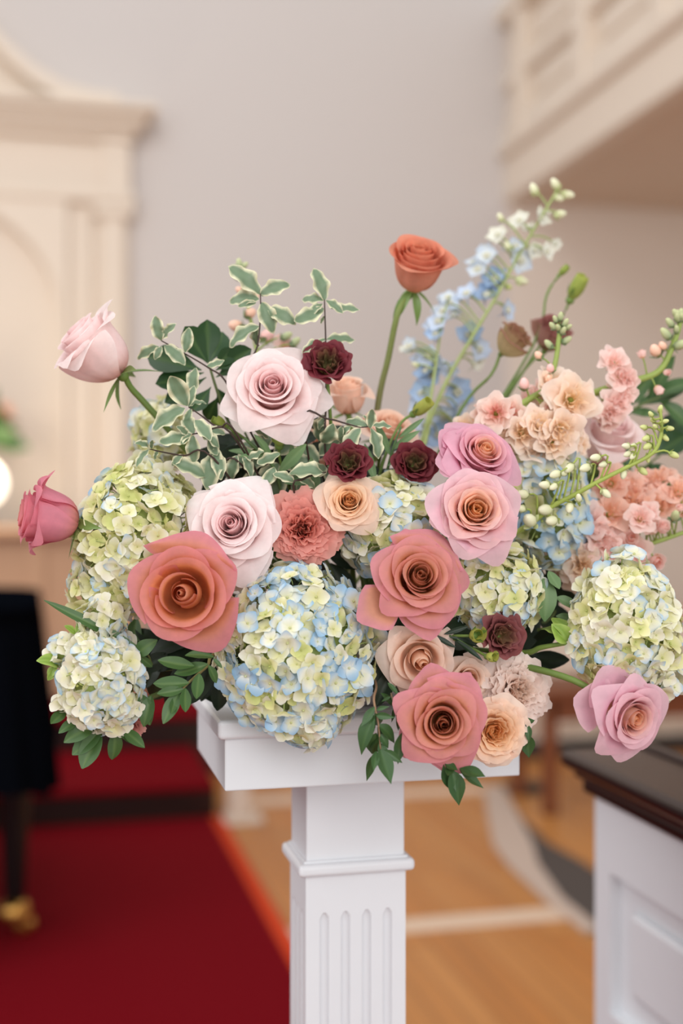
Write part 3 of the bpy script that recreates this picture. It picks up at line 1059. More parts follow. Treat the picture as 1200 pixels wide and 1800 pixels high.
rose('pale pink half open rose at the upper left on a bent stem', 166, 612, 1.14, (-.62, .62, .34), 68, BUD, 19, PINK, 19,
     stem=((232, 684, 1.16), (270, 726, 1.17)), stem_r=.0029, extra=((175, 1.42, 1.25, -10, 34, 30), (80, 1.1, 1.5, 10, 44, 40), (-60, 1.1, 1.35, -30, 46, 30)))
rose('deep rose pink bud at the far left facing away', 80, 910, 1.10, (-.95, .16, .34), 61, BUD, 20, ROSEBUD, 20,
     extra=((75, 1.12, 1.25, -40, 44, 30), (150, 1.10, 1.1, -55, 40, 20), (250, 1.08, 1.2, -50, 44, 30)), stem=((150, 950, 1.12), (190, 972, 1.14)), stem_r=.0034, stem_col=(lin((70, 66, 40)), lin((84, 78, 48))))
rose('lavender rose hanging at the lower right over the pew', 1106, 1258, 1.06, (.44, -.22, 1), 74, DEEP, 24, LILAC, 21, zc=.5,
     stem=((1008, 1196, 1.08), (895, 1166, 1.12)), stem_r=.0030, extra=((120, 1.14, .1, 0, 50, 40), (165, 1.16, .0, -10, 46, 30)))
rose('cream peach rose above the lowest coral rose', 738, 1158, 1.08, (.08, -.18, 1), 66, CUP, 18, PEACH, 22, extra=((70, 1.05, .5, 30, 50, 40),))
rose('peach rose in back right of the top pink rose', 610, 694, 1.24, (-.05, .8, .45), 38, BUD, 14, PEACHB, 23)
rose('peach rose behind the right hand variegated sprig', 684, 752, 1.23, (.2, .7, .6), 56, OPEN, 20, PEACHB, 24)
rose('blush rose half hidden behind the peach stock at the right', 1068, 770, 1.25, (.15, .6, .7), 58, BUD, 16, PINK, 25)
rose('cream rose petals showing behind the lowest coral rose', 822, 1192, 1.10, (.15, .1, 1), 50, OPEN, 18, PEACH, 26)
rose('peach rose deep among the leaves below the top pink rose', 572, 790, 1.23, (-.1, .5, .8), 50, BUD, 14, PEACHB, 27)
spray = lambda *a, **k: flower('spray_rose', a[0], 'rose', *a[1:], group='apricot spray roses', **k)
spray('ruffled apricot spray rose at the pedestal edge beside the lowest rose', 874, 1286, 1.06, (.12, .02, 1), 64, GARDEN, 38, APRICOT, 28, ruf=.035, fr=2.2, side=.12, tip=0)
spray('small apricot spray rose right of the dusty carnation', 613, 882, 1.10, (.02, .25, 1), 56, OPEN, 32, APRICOT, 29, ruf=.02, fr=3)

# carnations
carn = lambda *a, **k: flower('carnation', a[0], 'carnation', *a[1:], group='carnations', ruf=.07, fr=2.4, serr=.018, side=.05, tip=0, nu=26, nv=8, jit=2.2, sepals=False, **k)
carn('dusty coral carnation in the middle between pink and apricot roses', 535, 925, 1.10, (.05, .2, 1), 66, CARN, 54, DUSTY, 31)
carn('cream carnation beside the apricot spray rose', 915, 1212, 1.10, (.35, .15, 1), 64, CARN, 50, CREAMC, 32)
carn('pale coral carnation peeping from under the white hydrangea', 228, 1278, 1.10, (.1, -.5, 1), 30, CARN, 34, C((226, 160, 148), (230, 164, 152), (232, 172, 160), (238, 190, 180), (220, 150, 130)), 33)
carn('cream carnation tucked under the lower pale pink rose', 432, 1000, 1.12, (.1, -.4, 1), 44, CARN, 34, CREAMC, 34)

# lisianthus
lis = lambda *a, **k: flower('lisianthus', a[0], 'lisianthus', *a[1:], group='maroon lisianthus blooms', ruf=k.pop('ruf', .10), fr=k.pop('fr', 2.6), side=.05, tip=0, sepals=False, stem_r=.0016, nu=18, **k)
lis('maroon lisianthus touching the top pink rose', 576, 634, 1.13, (.1, .45, 1), 44, LISI, 15, MAROON, 41, stem=((578, 700, 1.14), (584, 780, 1.16)))
lis('maroon lisianthus above the apricot spray rose', 612, 810, 1.10, (.05, .4, 1), 40, LISI, 15, MAROON, 42)
lis('maroon lisianthus above the middle hydrangea', 731, 812, 1.13, (.1, .4, 1), 40, LISI, 15, MAROON, 43)
lis('dull purple lisianthus beside a lime bud at the lower right', 886, 1118, 1.085, (.35, .1, 1), 42, LISI, 15, MAROON2, 44)
lis('closed purple and cream lisianthus bloom on a bare stem', 902, 598, 1.27, (.55, .62, .4), 33, BUD, 13, C((180, 160, 110), (190, 150, 120), (206, 184, 140), (150, 72, 76), (206, 200, 140)), 45, ruf=.03,
    stem=((862, 660, 1.28), (810, 720, 1.28)))
lis('purple lisianthus bloom behind the tall budding stems', 968, 586, 1.33, (.2, .7, .5), 36, BUD, 12, C((170, 130, 110), (170, 112, 104), (184, 140, 124), (146, 72, 80), (190, 176, 130)), 46, ruf=.03,
    stem=((930, 640, 1.33), (870, 720, 1.31)))


def budflower(label, px, py, d, axis, rpx, c1, c2, stem, seed, name='lisianthus_bud', elong=1.5):
    A = cv(*axis)
    Rm = rpx * d / FPX
    base = at(px, py, d) - A * Rm * elong
    M = frame(base, A)
    t = thing(name, label, 'flower bud', M, 'lime green flower buds')
    rg = random.Random(seed)
    for k in range(4):
        kv = [.35 + .12 * k, elong * 1.75 - .05 * k, 100, 120 - 12 * k, 0, .95]
        g_ = petal_geo(Rm, .5, k * 1.9, kv, (c1, c2, c2, c1, c2), rg, 10, 8, .04, 1.5, .05, .2, 0, .1)
        obj('petal', MB().add(*g_).mesh('petal', M_PETAL), t)
    mb = MB()
    ball(mb, (0, 0, 0), .42 * Rm, G_STEM, G_SEPAL, 6, 8)
    obj('calyx', mb.mesh('calyx', M_STEM), t)
    for k in range(4):
        a = 2 * math.pi * k / 4 + .4
        g_ = leaf_geo(Rm * 1.7, Rm * .45, 'lance', .2, .5, 0, G_SEPAL, G_SEPAL, None, 4, 6, rg, 0)
        y = Vector((math.cos(a) * .75, math.sin(a) * .75, .8)).normalized()
        z = Vector((math.cos(a), math.sin(a), -.5))
        z = (z - y * z.dot(y)).normalized()
        obj('sepal', MB().add(*g_).mesh('sepal', M_LEAF), t, Matrix((y.cross(z), y, z)).transposed().to_4x4())
    P = [base] + [at(*q) for q in stem]
    P += [P[-1].lerp(FO, .5), FO + Vector((rg.uniform(-.04, .04), rg.uniform(-.03, .03), 0))]
    inv = M.inverted()
    mb = MB()
    tube(mb, [inv @ p for p in P], .0013, .0018, G_STEM, G_STEM2, 6)
    obj('stem', mb.mesh('stem', M_STEM), t)
    return t


LG, LY = lin((176, 190, 96)), lin((206, 208, 110))
budflower('lime yellow bud left of the blue delphinium', 742, 714, 1.18, (.6, .5, .6), 17, LG, LY, ((700, 750, 1.18), (668, 830, 1.17)), 51)
budflower('yellow green bud at the top of a bare stem by the right wall', 1014, 502, 1.33, (.35, .8, .4), 19, LY, LG, ((985, 560, 1.34), (940, 620, 1.33)), 52)
budflower('tiny closed green bud on a thin curved stem', 991, 474, 1.34, (.6, .7, .3), 9, G_SEPAL, LG, ((960, 520, 1.34), (935, 610, 1.33)), 53)
budflower('pale lime ruffled bud touching the purple lisianthus', 838, 1116, 1.07, (.3, .2, 1), 20, LG, LY, ((790, 1118, 1.09),), 54, elong=.8)
budflower('small lime bud under the purple lisianthus', 864, 1154, 1.07, (.6, .1, .8), 14, LG, LY, ((830, 1140, 1.085), (790, 1122, 1.09)), 55, elong=.9)
budflower('lime ruffled bud hanging under the top pink rose', 491, 768, 1.13, (.05, .75, .6), 21, LG, lin((186, 204, 110)), ((498, 830, 1.15),), 56, elong=.9)
budflower('small green bud among variegated leaves at the left', 384, 742, 1.14, (-.7, .4, .6), 12, G_SEPAL, LG, ((440, 780, 1.15), (470, 830, 1.16)), 57)


# ------------------------------------------------------------------ hydrangeas
def floret_mesh(cc, cm, ce, seed, sc=1.0):
    rg = random.Random(seed)
    mb = MB()
    for k in range(4):
        a = math.pi / 2 * k + rg.uniform(-.12, .12)
        L = rg.uniform(.85, 1.05)
        Wd = rg.uniform(.85, 1.1)
        lift = rg.uniform(.05, .85)
        v, f, c = [], [], []
        nx, ny = 4, 4
        for j in range(ny + 1):
            s = j / ny
            w = (math.sin(math.pi * (s * .80 + .13))) ** .6 * Wd / 2 * 1.08
            for i in range(nx + 1):
                u = 2 * i / nx - 1
                y = L * (s * (1 - .10 * u * u * s)) + .05
                x = u * w
                z = lift * s * (1 - .5 * s) + .22 * u * u * w - .05 * s
                v.append((x * math.cos(a) - y * math.sin(a), x * math.sin(a) + y * math.cos(a), z))
                q = mixc(cc, cm, s * 2) if s < .5 else mixc(cm, ce, (s - .5) * 2)
                c.append(mixc(q, ce, .45 * abs(u) ** 2 * s))
        n = nx + 1
        for j in range(ny):
            for i in range(nx):
                f.append((j * n + i, j * n + i + 1, (j + 1) * n + i + 1, (j + 1) * n + i))
        mb.add(v, f, c)
    ball(mb, (0, 0, .06), .10, mixc(cc, lin((190, 200, 120)), .5), None, 4, 6)
    # pedicel
    tube(mb, [(0, 0, 0), (0.03, 0.02, -.5), (0, 0, -1.0)], .045, .05, lin((176, 190, 120)), None, 5, 2)
    return mb.mesh('floret', M_FLORET)


Yc, Ylw, Wh, Bl, Bl2, Gr = lin((232, 228, 168)), lin((238, 235, 196)), lin((240, 239, 226)), lin((180, 208, 230)), lin((150, 190, 222)), lin((212, 216, 140))
Crm = lin((240, 234, 212))
FL = {}
for nm, args in {'yellow': (Gr, Yc, Ylw), 'lemon': (Yc, Ylw, Wh), 'cream': (Ylw, Crm, Wh), 'sky': (Ylw, Wh, Bl), 'blue': (Ylw, mixc(Wh, Bl, .55), Bl2),
                 'deepblue': (Wh, Bl, Bl2), 'green': (Gr, Gr, Yc)}.items():
    FL[nm] = [floret_mesh(*args, seed=60 + i) for i in range(4)]


def hydrangea(label, px, py, d, rx, ry, rz, mix, seed, roll=0., fsz=21.5, spacing=23., axis=(0, .1, 1), lobes=(), grad=None):
    rg = random.Random(seed)
    k = d / FPX
    A = cv(*axis)
    M = frame(at(px, py, d), A, roll)
    t = thing('hydrangea', label, 'hydrangea', M, 'hydrangea heads')
    r = Vector((rx * k, ry * k, rz * k))
    area_ = 4 * math.pi * (((rx * ry) ** 1.6 + (rx * rz) ** 1.6 + (ry * rz) ** 1.6) / 3) ** (1 / 1.6)
    N = int(area_ / (spacing * spacing))
    names, wts = zip(*mix)
    cnt = 0
    todo = []
    for i in range(N):
        z = 1 - 2 * (i + .5) / N
        a = i * 2.399963
        s = math.sqrt(1 - z * z)
        dv = Vector((s * math.cos(a), s * math.sin(a), z))
        if dv.z < -.38:
            continue
        todo.append((dv, Vector((0, 0, 0)), r))
    for (ox, oy, oz, lr, n) in lobes:
        for i in range(n):
            z = 1 - 2 * (i + .5) / n
            a = i * 2.399963
            s = math.sqrt(1 - z * z)
            dv = Vector((s * math.cos(a), s * math.sin(a), z))
            if dv.z > -.3:
                todo.append((dv, Vector((ox, oy, oz)) * k, Vector((lr, lr, lr)) * k))
    for dv, off, rr_ in todo:
        bump = 1 + .09 * noise.noise(dv * 3.1 + Vector((seed, 0, 0))) + rg.uniform(-.07, .05)
        p = off + Vector((dv.x * rr_.x, dv.y * rr_.y, dv.z * rr_.z)) * bump
        nn = Vector((dv.x / rr_.x, dv.y / rr_.y, dv.z / rr_.z)).normalized()
        nn = (nn + Vector((rg.gauss(0, .42), rg.gauss(0, .42), rg.gauss(0, .42)))).normalized()
        w = list(wts)
        if grad:
            w = [grad(nm, wt, dv) for nm, wt in zip(names, wts)]
        nm = rg.choices(names, w)[0]
        s = fsz * k * rg.uniform(.72, 1.18)
        o = bpy.data.objects.new('floret', rg.choice(FL[nm]))
        COL.objects.link(o)
        o.parent = t
        o.matrix_basis = frame(p, nn, rg.uniform(0, 6.28), Vector((0, 1, 0))) @ Matrix.Scale(s, 4)
        cnt += 1
    # branching heart of the head
    mb = MB()
    v, f = [], []
    cen = Vector((0, 0, 0))
    n, m = 14, 10
    for j in range(m + 1):
        a = -math.pi / 2 + math.pi * j / m
        for i in range(n):
            b = 2 * math.pi * i / n
            q = Vector((math.cos(a) * math.cos(b), math.cos(a) * math.sin(b), math.sin(a)))
            s = .80 + .1 * noise.noise(q * 4)
            v.append((q.x * r.x * s, q.y * r.y * s, q.z * r.z * s))
    for j in range(m):
        for i in range(n):
            f.append((j * n + i, j * n + (i + 1) % n, (j + 1) * n + (i + 1) % n, (j + 1) * n + i))
    mb.add(v, f, lin((150, 164, 92)))
    for q_ in range(90):
        z = rg.uniform(-.3, 1)
        a = rg.uniform(0, 6.283)
        sq = math.sqrt(1 - z * z)
        kk = rg.uniform(.84, .97)
        ball(mb, (sq * math.cos(a) * r.x * kk, sq * math.sin(a) * r.y * kk, z * r.z * kk), 3.2 * k, lin((196, 204, 120)), None, 4, 6)
    for lb in lobes:
        ball(mb, Vector(lb[:3]) * k, lb[3] * k * .7, lin((150, 164, 92)))
    obj('flower_branches', mb.mesh('flower_branches', M_STEM), t)
    inv = M.inverted()
    mb = MB()
    P = to_foam(M.translation - A * rz * k * .5, A, seed, .02)
    tube(mb, [inv @ p for p in P], .0028, .0034, lin((120, 140, 76)), G_STEM2, 7)
    obj('stem', mb.mesh('stem', M_STEM), t)
    return t


def side_blue(nm, wt, dv):
    if nm in ('blue', 'deepblue', 'sky'):
        return wt * (0.6 + 1.6 * max(0, -dv.x) + .5 * max(0, dv.y))
    return wt


hydrangea('large blue and cream hydrangea resting on the front of the pedestal', 523, 1142, 1.095, 132, 142, 105,
          [('yellow', 2), ('lemon', 3), ('cream', 1.5), ('sky', 3.0), ('blue', 2.6), ('deepblue', 1.2), ('green', .8)], 71, fsz=22, spacing=24, lobes=((20, -118, 10, 46, 44),))
hydrangea('yellow green hydrangea at the left beside the cupped coral rose', 240, 945, 1.13, 98, 130, 90,
          [('yellow', 4), ('lemon', 4), ('green', 1.2), ('sky', 1.0), ('blue', .6), ('cream', .8)], 72, roll=-.25, fsz=19.5, spacing=20.5, grad=side_blue, lobes=((-38, -105, 0, 50, 40),))
hydrangea('whitish blue hydrangea hanging at the lower left', 180, 1194, 1.08, 66, 88, 66,
          [('cream', 4), ('lemon', 2), ('sky', 3), ('blue', .7)], 73, roll=.2, fsz=20, spacing=20, lobes=((14, 100, -10, 38, 34), (-58, 62, 0, 24, 16), (-60, -22, 0, 22, 14)))
hydrangea('pale yellow hydrangea peeping out behind the left variegated leaves', 280, 770, 1.25, 44, 62, 44, [('yellow', 3), ('lemon', 2), ('sky', 1)], 74)
hydrangea('pale blue hydrangea in the middle between carnation and lavender rose', 692, 925, 1.14, 94, 84, 74,
          [('lemon', 3), ('cream', 2), ('sky', 3), ('yellow', 2), ('blue', 1)], 75, fsz=22, spacing=22)
hydrangea('blue and yellow hydrangea just under the lavender rose', 872, 1038, 1.12, 74, 76, 62, [('lemon', 3), ('yellow', 2.5), ('sky', 2.5), ('blue', 1)], 76, fsz=21, spacing=21)
hydrangea('creamy yellow hydrangea at the right above the hanging rose', 1096, 1106, 1.10, 90, 112, 80,
          [('lemon', 4), ('yellow', 2.5), ('cream', 2.5), ('sky', 1.8), ('blue', .6)], 77, fsz=20.5, spacing=20.5, lobes=((2, 84, 0, 50, 36), (60, -85, -20, 40, 26)))
hydrangea('blue hydrangea half hidden behind the white budding sprig', 962, 885, 1.19, 66, 104, 60, [('sky', 3), ('blue', 3.2), ('deepblue', 2), ('lemon', 2), ('yellow', 1.5)], 78, fsz=24, spacing=26)


# ------------------------------------------------------------------ stock, delphinium and budding sprig
def stock_mesh(cols, seed, N=13, single=False):
    rg = random.Random(seed)
    mb = MB()
    for i in range(N):
        t = i / (N - 1)
        kv = [.15 + .85 * t, .60 - .25 * t + rg.uniform(-.08, .08), 75 - 80 * t, 62, 8, .34]
        g_ = petal_geo(1.0, t, math.radians(i * 137.5 + rg.uniform(-15, 15)), kv, cols, rg, 10, 6, .17, 1.5, 0, .03, 0, .1)
        mb.add(*g_)
    ball(mb, (0, 0, .1), .12, lin((170, 180, 90)), None, 4, 6)
    return mb.mesh('floret', M_PETAL)


SP = C((253, 222, 182), (254, 230, 206), (254, 233, 216), (255, 240, 230), (246, 220, 150))
SPK = C((238, 160, 148), (253, 220, 206), (254, 230, 218), (255, 236, 228), (240, 200, 150))
SC_ = C((248, 196, 164), (250, 206, 184), (251, 212, 194), (252, 220, 206), (240, 204, 130))
SPP = C((250, 204, 194), (253, 220, 212), (254, 226, 218), (254, 234, 228), (244, 210, 160))
DEL = {}
STK = {'peach': [stock_mesh(SP, 80 + i) for i in range(3)], 'pinkheart': [stock_mesh(SPK, 84 + i) for i in range(2)],
       'coral': [stock_mesh(SC_, 87 + i, 9) for i in range(3)], 'pink': [stock_mesh(SPP, 91 + i, 9) for i in range(3)]}


def bud_mesh(c1, c2, cs, seed, elong=1.3):
    mb = MB()
    ball(mb, (0, 0, elong * .5), 1.0, c1, c2, 7, 9, elong=elong, pinch=.25)
    rg = random.Random(seed)
    for k in range(4):
        a = k * math.pi / 2
        g_ = leaf_geo(1.5, .8, 'oval', .2, -.7, 0, cs, cs, None, 4, 5, rg, 0)
        y = Vector((math.cos(a) * .55, math.sin(a) * .55, .85)).normalized()
        z = Vector((math.cos(a), math.sin(a), -.4))
        z = (z - y * z.dot(y)).normalized()
        mb.add(*g_, M=Matrix.Translation((math.cos(a) * .2, math.sin(a) * .2, -.9)) @ Matrix((y.cross(z), y, z)).transposed().to_4x4())
    return mb.mesh('bud', M_STEM)


def closed_mesh(cols, seed):
    rg = random.Random(seed)
    mb = MB()
    for i in range(7):
        t = i / 6
        kv = [.15 + .65 * t, 1.35 - .3 * t, 95 - 40 * t, 100 - 30 * t, 10, .7]
        mb.add(*petal_geo(1.0, t, i * 2.4, kv, cols, rg, 8, 6, .06, 1.4, 0, .1, 0, .1))
    return mb.mesh('floret', M_PETAL)


BUDS = {'green': bud_mesh(lin((140, 156, 118)), lin((196, 200, 150)), lin((120, 140, 106)), 1, 1.5),
        'peach': bud_mesh(lin((228, 180, 150)), lin((244, 198, 176)), lin((120, 140, 96)), 2, 1.1),
        'pink': bud_mesh(lin((236, 184, 176)), lin((244, 196, 190)), lin((130, 146, 100)), 3, 1.1),
        'white': bud_mesh(lin((206, 208, 160)), lin((228, 226, 196)), lin((196, 204, 150)), 4, 1.35),
        'lime': bud_mesh(lin((188, 196, 120)), lin((208, 212, 146)), lin((170, 184, 104)), 5, 1.35)}
CLOSED = [closed_mesh(SPP, 5), closed_mesh(SPP, 6)]


def spike(name, label, cat, stem_px, items, seed, group, rstem=.003, scol=(146, 164, 84), foam=True, pedicels=True, prad=.0008):
    """items: (kind, px, py, radius px, depth offset, facing)"""
    rg = random.Random(seed)
    P = [at(*p) for p in stem_px]
    vis = list(P)
    if foam:
        P += [P[-1].lerp(FO, .5), FO + Vector((rg.uniform(-.05, .05), rg.uniform(-.02, .03), 0))]
    base = P[-1]
    t = thing(name, label, cat, base, group)
    mb = MB()
    tube(mb, [p - base for p in P], rstem * .55, rstem * 1.1, lin(scol))
    # dense samples of the visible stem for attaching pedicels
    S = []
    for a, b in zip(vis, vis[1:]):
        for k in range(12):
            S.append(a.lerp(b, k / 12))
    S.append(vis[-1])
    d0 = stem_px[0][2]
    more = []
    for it in items:
        if it[0] in STK or it[0] in DEL:
            for q_ in range(2 if it[0] in STK else 1):
                more.append((it[0], it[1] + rg.uniform(-.9, .9) * it[3], it[2] + rg.uniform(-.8, .8) * it[3], it[3] * rg.uniform(.6, .85), (it[4] if len(it) > 4 else 0) + .012))
    for it in list(items) + more:
        kind, px, py, rp = it[:4]
        dd = d0 + (it[4] if len(it) > 4 else 0)
        p = at(px, py, dd)
        lib_ = STK.get(kind) or ([BUDS[kind[1:]]] if kind[0] == '*' else CLOSED if kind == 'closed' else DEL.get(kind))
        r = rp * dd / FPX * (1.3 if kind in STK else 1.12 if kind in DEL else .78 if kind in ('*white', '*lime') else 1.0)
        s = min(S, key=lambda q: (q - p).length)
        s2 = min(S, key=lambda q: (q - (p - UP * 0.4 * (p - s).length)).length)
        out = (p - s2)
        if out.length < 1e-4:
            out = -FWD
        outn = out.normalized()
        if kind[0] == '*' or kind == 'closed':
            A = (outn + UP * .3 + Vector((rg.uniform(-.2, .2), rg.uniform(-.2, .2), rg.uniform(-.2, .2)))).normalized()
            if len(it) > 5:
                A = cv(*it[5])
            q = p - A * r * 1.0
        else:
            A = (-FWD * .9 + outn * .6 + UP * .15 + Vector((rg.uniform(-.25, .25), rg.uniform(-.25, .25), rg.uniform(-.25, .25)))).normalized()
            if len(it) > 5:
                A = cv(*it[5])
            q = p - A * r * .3
        o = obj('bud' if kind[0] == '*' else 'floret', rg.choice(lib_), t)
        o.matrix_basis = Matrix.Translation(-base) @ frame(q, A, rg.uniform(0, 6.28)) @ Matrix.Scale(r, 4)
        if pedicels:
            mid = s2.lerp(q, .55) + (q - s2).length * (UP * .12)
            if len(it) > 5 and kind[0] == '*':
                mid = q - A * (q - s2).length * .45
            tube(mb, [s2 - base, mid - base, q - base], prad * 1.2, prad, lin(scol), None, 5, 3)
    obj('stem', mb.mesh('stem', M_STEM), t)
    return t


def z5(x, y):
    return 700 + x / 2.4, 640 + y / 2.4


def z6(x, y):
    return 1000 + x / 6, 540 + y / 6


def z7(x, y):
    return 1000 + x / 6, 800 + y / 6


it = []
for (k, x, y, r, dd) in (('pinkheart', 410, 205, 30, -.03), ('peach', 735, 150, 42, -.02), ('peach', 690, 275, 32, -.03), ('peach', 600, 255, 30, -.03), ('peach', 525, 290, 30, -.03),
                         ('peach', 570, 330, 30, -.02), ('peach', 655, 330, 30, -.03), ('peach', 725, 320, 28, -.01), ('peach', 275, 265, 20, .0), ('peach', 350, 250, 26, 0),
                         ('peach', 690, 385, 24, -.01), ('peach', 640, 180, 30, .02), ('pink', 570, 120, 22, .02), ('peach', 430, 280, 26, -.01), ('peach', 480, 340, 24, 0)):
    it.append((k, *z5(x, y), r, dd))
for (k, x, y, r) in (('*pink', 530, 72, 10), ('*peach', 634, 58, 9), ('closed', 625, 182, 13), ('*pink', 640, 10, 8)):
    it.append((k, *z5(x, y), r, -.01))
for (x, y, r) in ((975, 560, 5), (985, 555, 6), (994, 566, 6), (970, 572, 6), (980, 575, 6), (990, 580, 6), (1000, 574, 5)):
    it.append(('*green', x, y, r, -.005))
for (k, x, y, r) in (('*green', 963, 604, 7), ('*green', 997, 597, 7), ('*peach', 944, 622, 8)):
    it.append((k, x, y, r))
spike('stock_stem', 'peach stock spike curving up behind the lavender roses', 'stock', ((984, 580, 1.19), (975, 640, 1.19), (958, 682, 1.19), (925, 705, 1.19), (895, 728, 1.19), (880, 780, 1.2)), it, 95, 'stock stems', .0042)

it = []
for (k, x, y, r) in (('pink', 470, 570, 22), ('pink', 560, 720, 24), ('pink', 620, 790, 20), ('pink', 480, 1040, 26), ('pink', 430, 1130, 20), ('pink', 560, 950, 22)):
    it.append((k, *z6(x, y), r, -.015))
for (k, x, y, r) in (('closed', 765, 470, 12), ('*peach', 895, 430, 11), ('*peach', 975, 390, 8), ('*green', 1010, 270, 9), ('*green', 1055, 155, 7), ('*green', 1130, 225, 6), ('*green', 1185, 390, 10),
                     ('closed', 965, 890, 14), ('closed', 1050, 690, 10), ('*green', 1120, 60, 7), ('*green', 1150, 70, 7), ('*green', 1180, 60, 7), ('*green', 1140, 100, 7), ('*green', 1185, 100, 7)):
    it.append((k, *z6(x, y), r, -.005))
spike('stock_stem', 'pink stock spike reaching to the right edge', 'stock', ((1196, 562, 1.21), (1185, 600, 1.21), (1160, 650, 1.21), (1120, 668, 1.21), (1070, 682, 1.21), (1030, 700, 1.22), (960, 760, 1.23)), it, 96, 'stock stems', .0046)

it = []
for (k, x, y, r, dd) in (('coral', 450, 280, 28, 0), ('coral', 640, 330, 26, .01), ('coral', 920, 250, 24, .02), ('coral', 1150, 370, 28, .0), ('coral', 420, 600, 34, -.02), ('coral', 650, 480, 36, 0),
                         ('coral', 930, 530, 34, 0), ('coral', 800, 330, 22, .02), ('pink', 250, 700, 28, -.03), ('pink', 330, 880, 32, -.03), ('pink', 480, 990, 30, -.03), ('pink', 690, 1040, 26, -.02),
                         ('peach', 90, 1130, 32, -.03), ('peach', 160, 1200, 30, -.03), ('pink', 750, 660, 24, -.04), ('coral', 560, 760, 26, 0), ('coral', 1190, 560, 22, .01), ('coral', 760, 1130, 20, 0),
                         ('peach', -110, 1050, 26, .0), ('peach', -60, 1180, 22, .0)):
    it.append((k, *z7(x, y), r, dd))
for (k, x, y, r) in (('closed', 1000, 740, 18), ('closed', 660, 860, 20), ('closed', 940, 1130, 20), ('*green', 1120, 630, 9), ('closed', 1170, 540, 10)):
    it.append((k, *z7(x, y), r, -.035))
spike('stock_stem', 'coral stock spike with rounded buds at the right above the creamy hydrangea', 'stock',
      ((1230, 925, 1.21), (1190, 940, 1.21), (1130, 958, 1.21), (1090, 950, 1.215), (1030, 940, 1.22), (960, 960, 1.22)), it, 97, 'stock stems', .0036)

it = [('*peach', 409, 571, 12), ('*peach', 444, 548, 10), ('*peach', 418, 508, 7), ('*pink', 474, 586, 13), ('*peach', 452, 520, 6), ('*green', 420, 462, 7), ('*green', 412, 470, 6), ('*green', 430, 466, 6),
      ('*green', 424, 478, 6), ('*green', 414, 486, 6), ('pink', 500, 610, 18), ('*green', 505, 590, 8), ('*green', 520, 600, 8)]
spike('stock_stem', 'thin stock stem in bud behind the upper variegated sprig', 'stock', ((422, 468, 1.27), (430, 510, 1.27), (442, 570, 1.27), (455, 640, 1.26), (470, 720, 1.24)), it, 98, 'stock stems', .0026)


def delph_mesh(cc, cm, ce, seed):
    rg = random.Random(seed)
    mb = MB()
    for k in range(5):
        a = 2 * math.pi * k / 5 + rg.uniform(-.1, .1)
        v, f, c = [], [], []
        lift = rg.uniform(.1, .55)
        for j in range(5):
            s = j / 4
            w = (math.sin(math.pi * (s * .84 + .12))) ** .7 * .52
            for i in range(5):
                u = i / 2 - 1
                y = s * (1 - .12 * u * u * s) + .03
                x = u * w
                z = lift * s * s + .18 * u * u * w
                v.append((x * math.cos(a) - y * math.sin(a), x * math.sin(a) + y * math.cos(a), z))
                c.append(mixc(cm, ce, s * 1.2))
        for j in range(4):
            for i in range(4):
                f.append((j * 5 + i, j * 5 + i + 1, j * 5 + i + 6, j * 5 + i + 5))
        mb.add(v, f, c)
    for k in range(4):
        a = 1.57 * k + .4
        ball(mb, (.16 * math.cos(a), .16 * math.sin(a), .16), .16, cc, lin((236, 234, 214)), 4, 6)
    ball(mb, (0, 0, .2), .09, lin((110, 120, 80)), None, 4, 6)
    tube(mb, [(0, 0, 0), (.05, -.3, -.4), (.02, -.5, -.9)], .10, .03, ce, None, 5, 2)
    return mb.mesh('floret', M_FLORET)


dW, dB, dB2, dC = lin((240, 241, 236)), lin((204, 218, 238)), lin((174, 202, 234)), lin((242, 238, 216))
DEL.update({'dwhite': [delph_mesh(dC, dW, lin((234, 232, 216)), i) for i in (1, 2)], 'dpale': [delph_mesh(dC, dW, lin((204, 216, 230)), i) for i in (3, 4)],
       'dblue': [delph_mesh(dC, dB, dB2, i) for i in (5, 6)], 'dsoft': [delph_mesh(dC, lin((222, 230, 240)), dB, i) for i in (7, 8)]})
it = [('*white', 937, 330, 11), ('*white', 974, 321, 11), ('*white', 1001, 343, 11), ('*white', 984, 349, 9), ('*white', 987, 376, 11), ('dwhite', 911, 385, 19), ('dwhite', 955, 380, 18), ('dwhite', 873, 410, 19),
      ('dwhite', 964, 441, 17), ('dwhite', 941, 440, 15), ('dpale', 917, 458, 22), ('dpale', 854, 446, 20), ('dpale', 838, 470, 19), ('dblue', 868, 486, 22), ('dblue', 854, 514, 24), ('dsoft', 818, 512, 20),
      ('*white', 920, 495, 11), ('dsoft', 896, 545, 19), ('*white', 890, 430, 9), ('dpale', 905, 430, 16), ('*white', 878, 380, 8), ('dsoft', 790, 530, 18), ('dpale', 795, 552, 16), ('*lime', 895, 505, 7),
      ('dblue', 824, 586, 24), ('dsoft', 845, 614, 20), ('dwhite', 835, 640, 14), ('dblue', 806, 690, 28), ('dsoft', 790, 650, 16), ('dsoft', 782, 735, 24), ('dblue', 770, 765, 22), ('dpale', 800, 750, 18), ('dsoft', 812, 720, 18)]
spike('delphinium', 'tall delphinium spike fading from blue to white buds at the upper right', 'delphinium',
      ((985, 325, 1.37), (940, 400, 1.37), (905, 460, 1.37), (870, 525, 1.36), (825, 600, 1.35), (785, 670, 1.34), (755, 740, 1.32), (740, 800, 1.3)), it, 101, 'delphinium spikes', .0026, (158, 170, 108), prad=.0010)
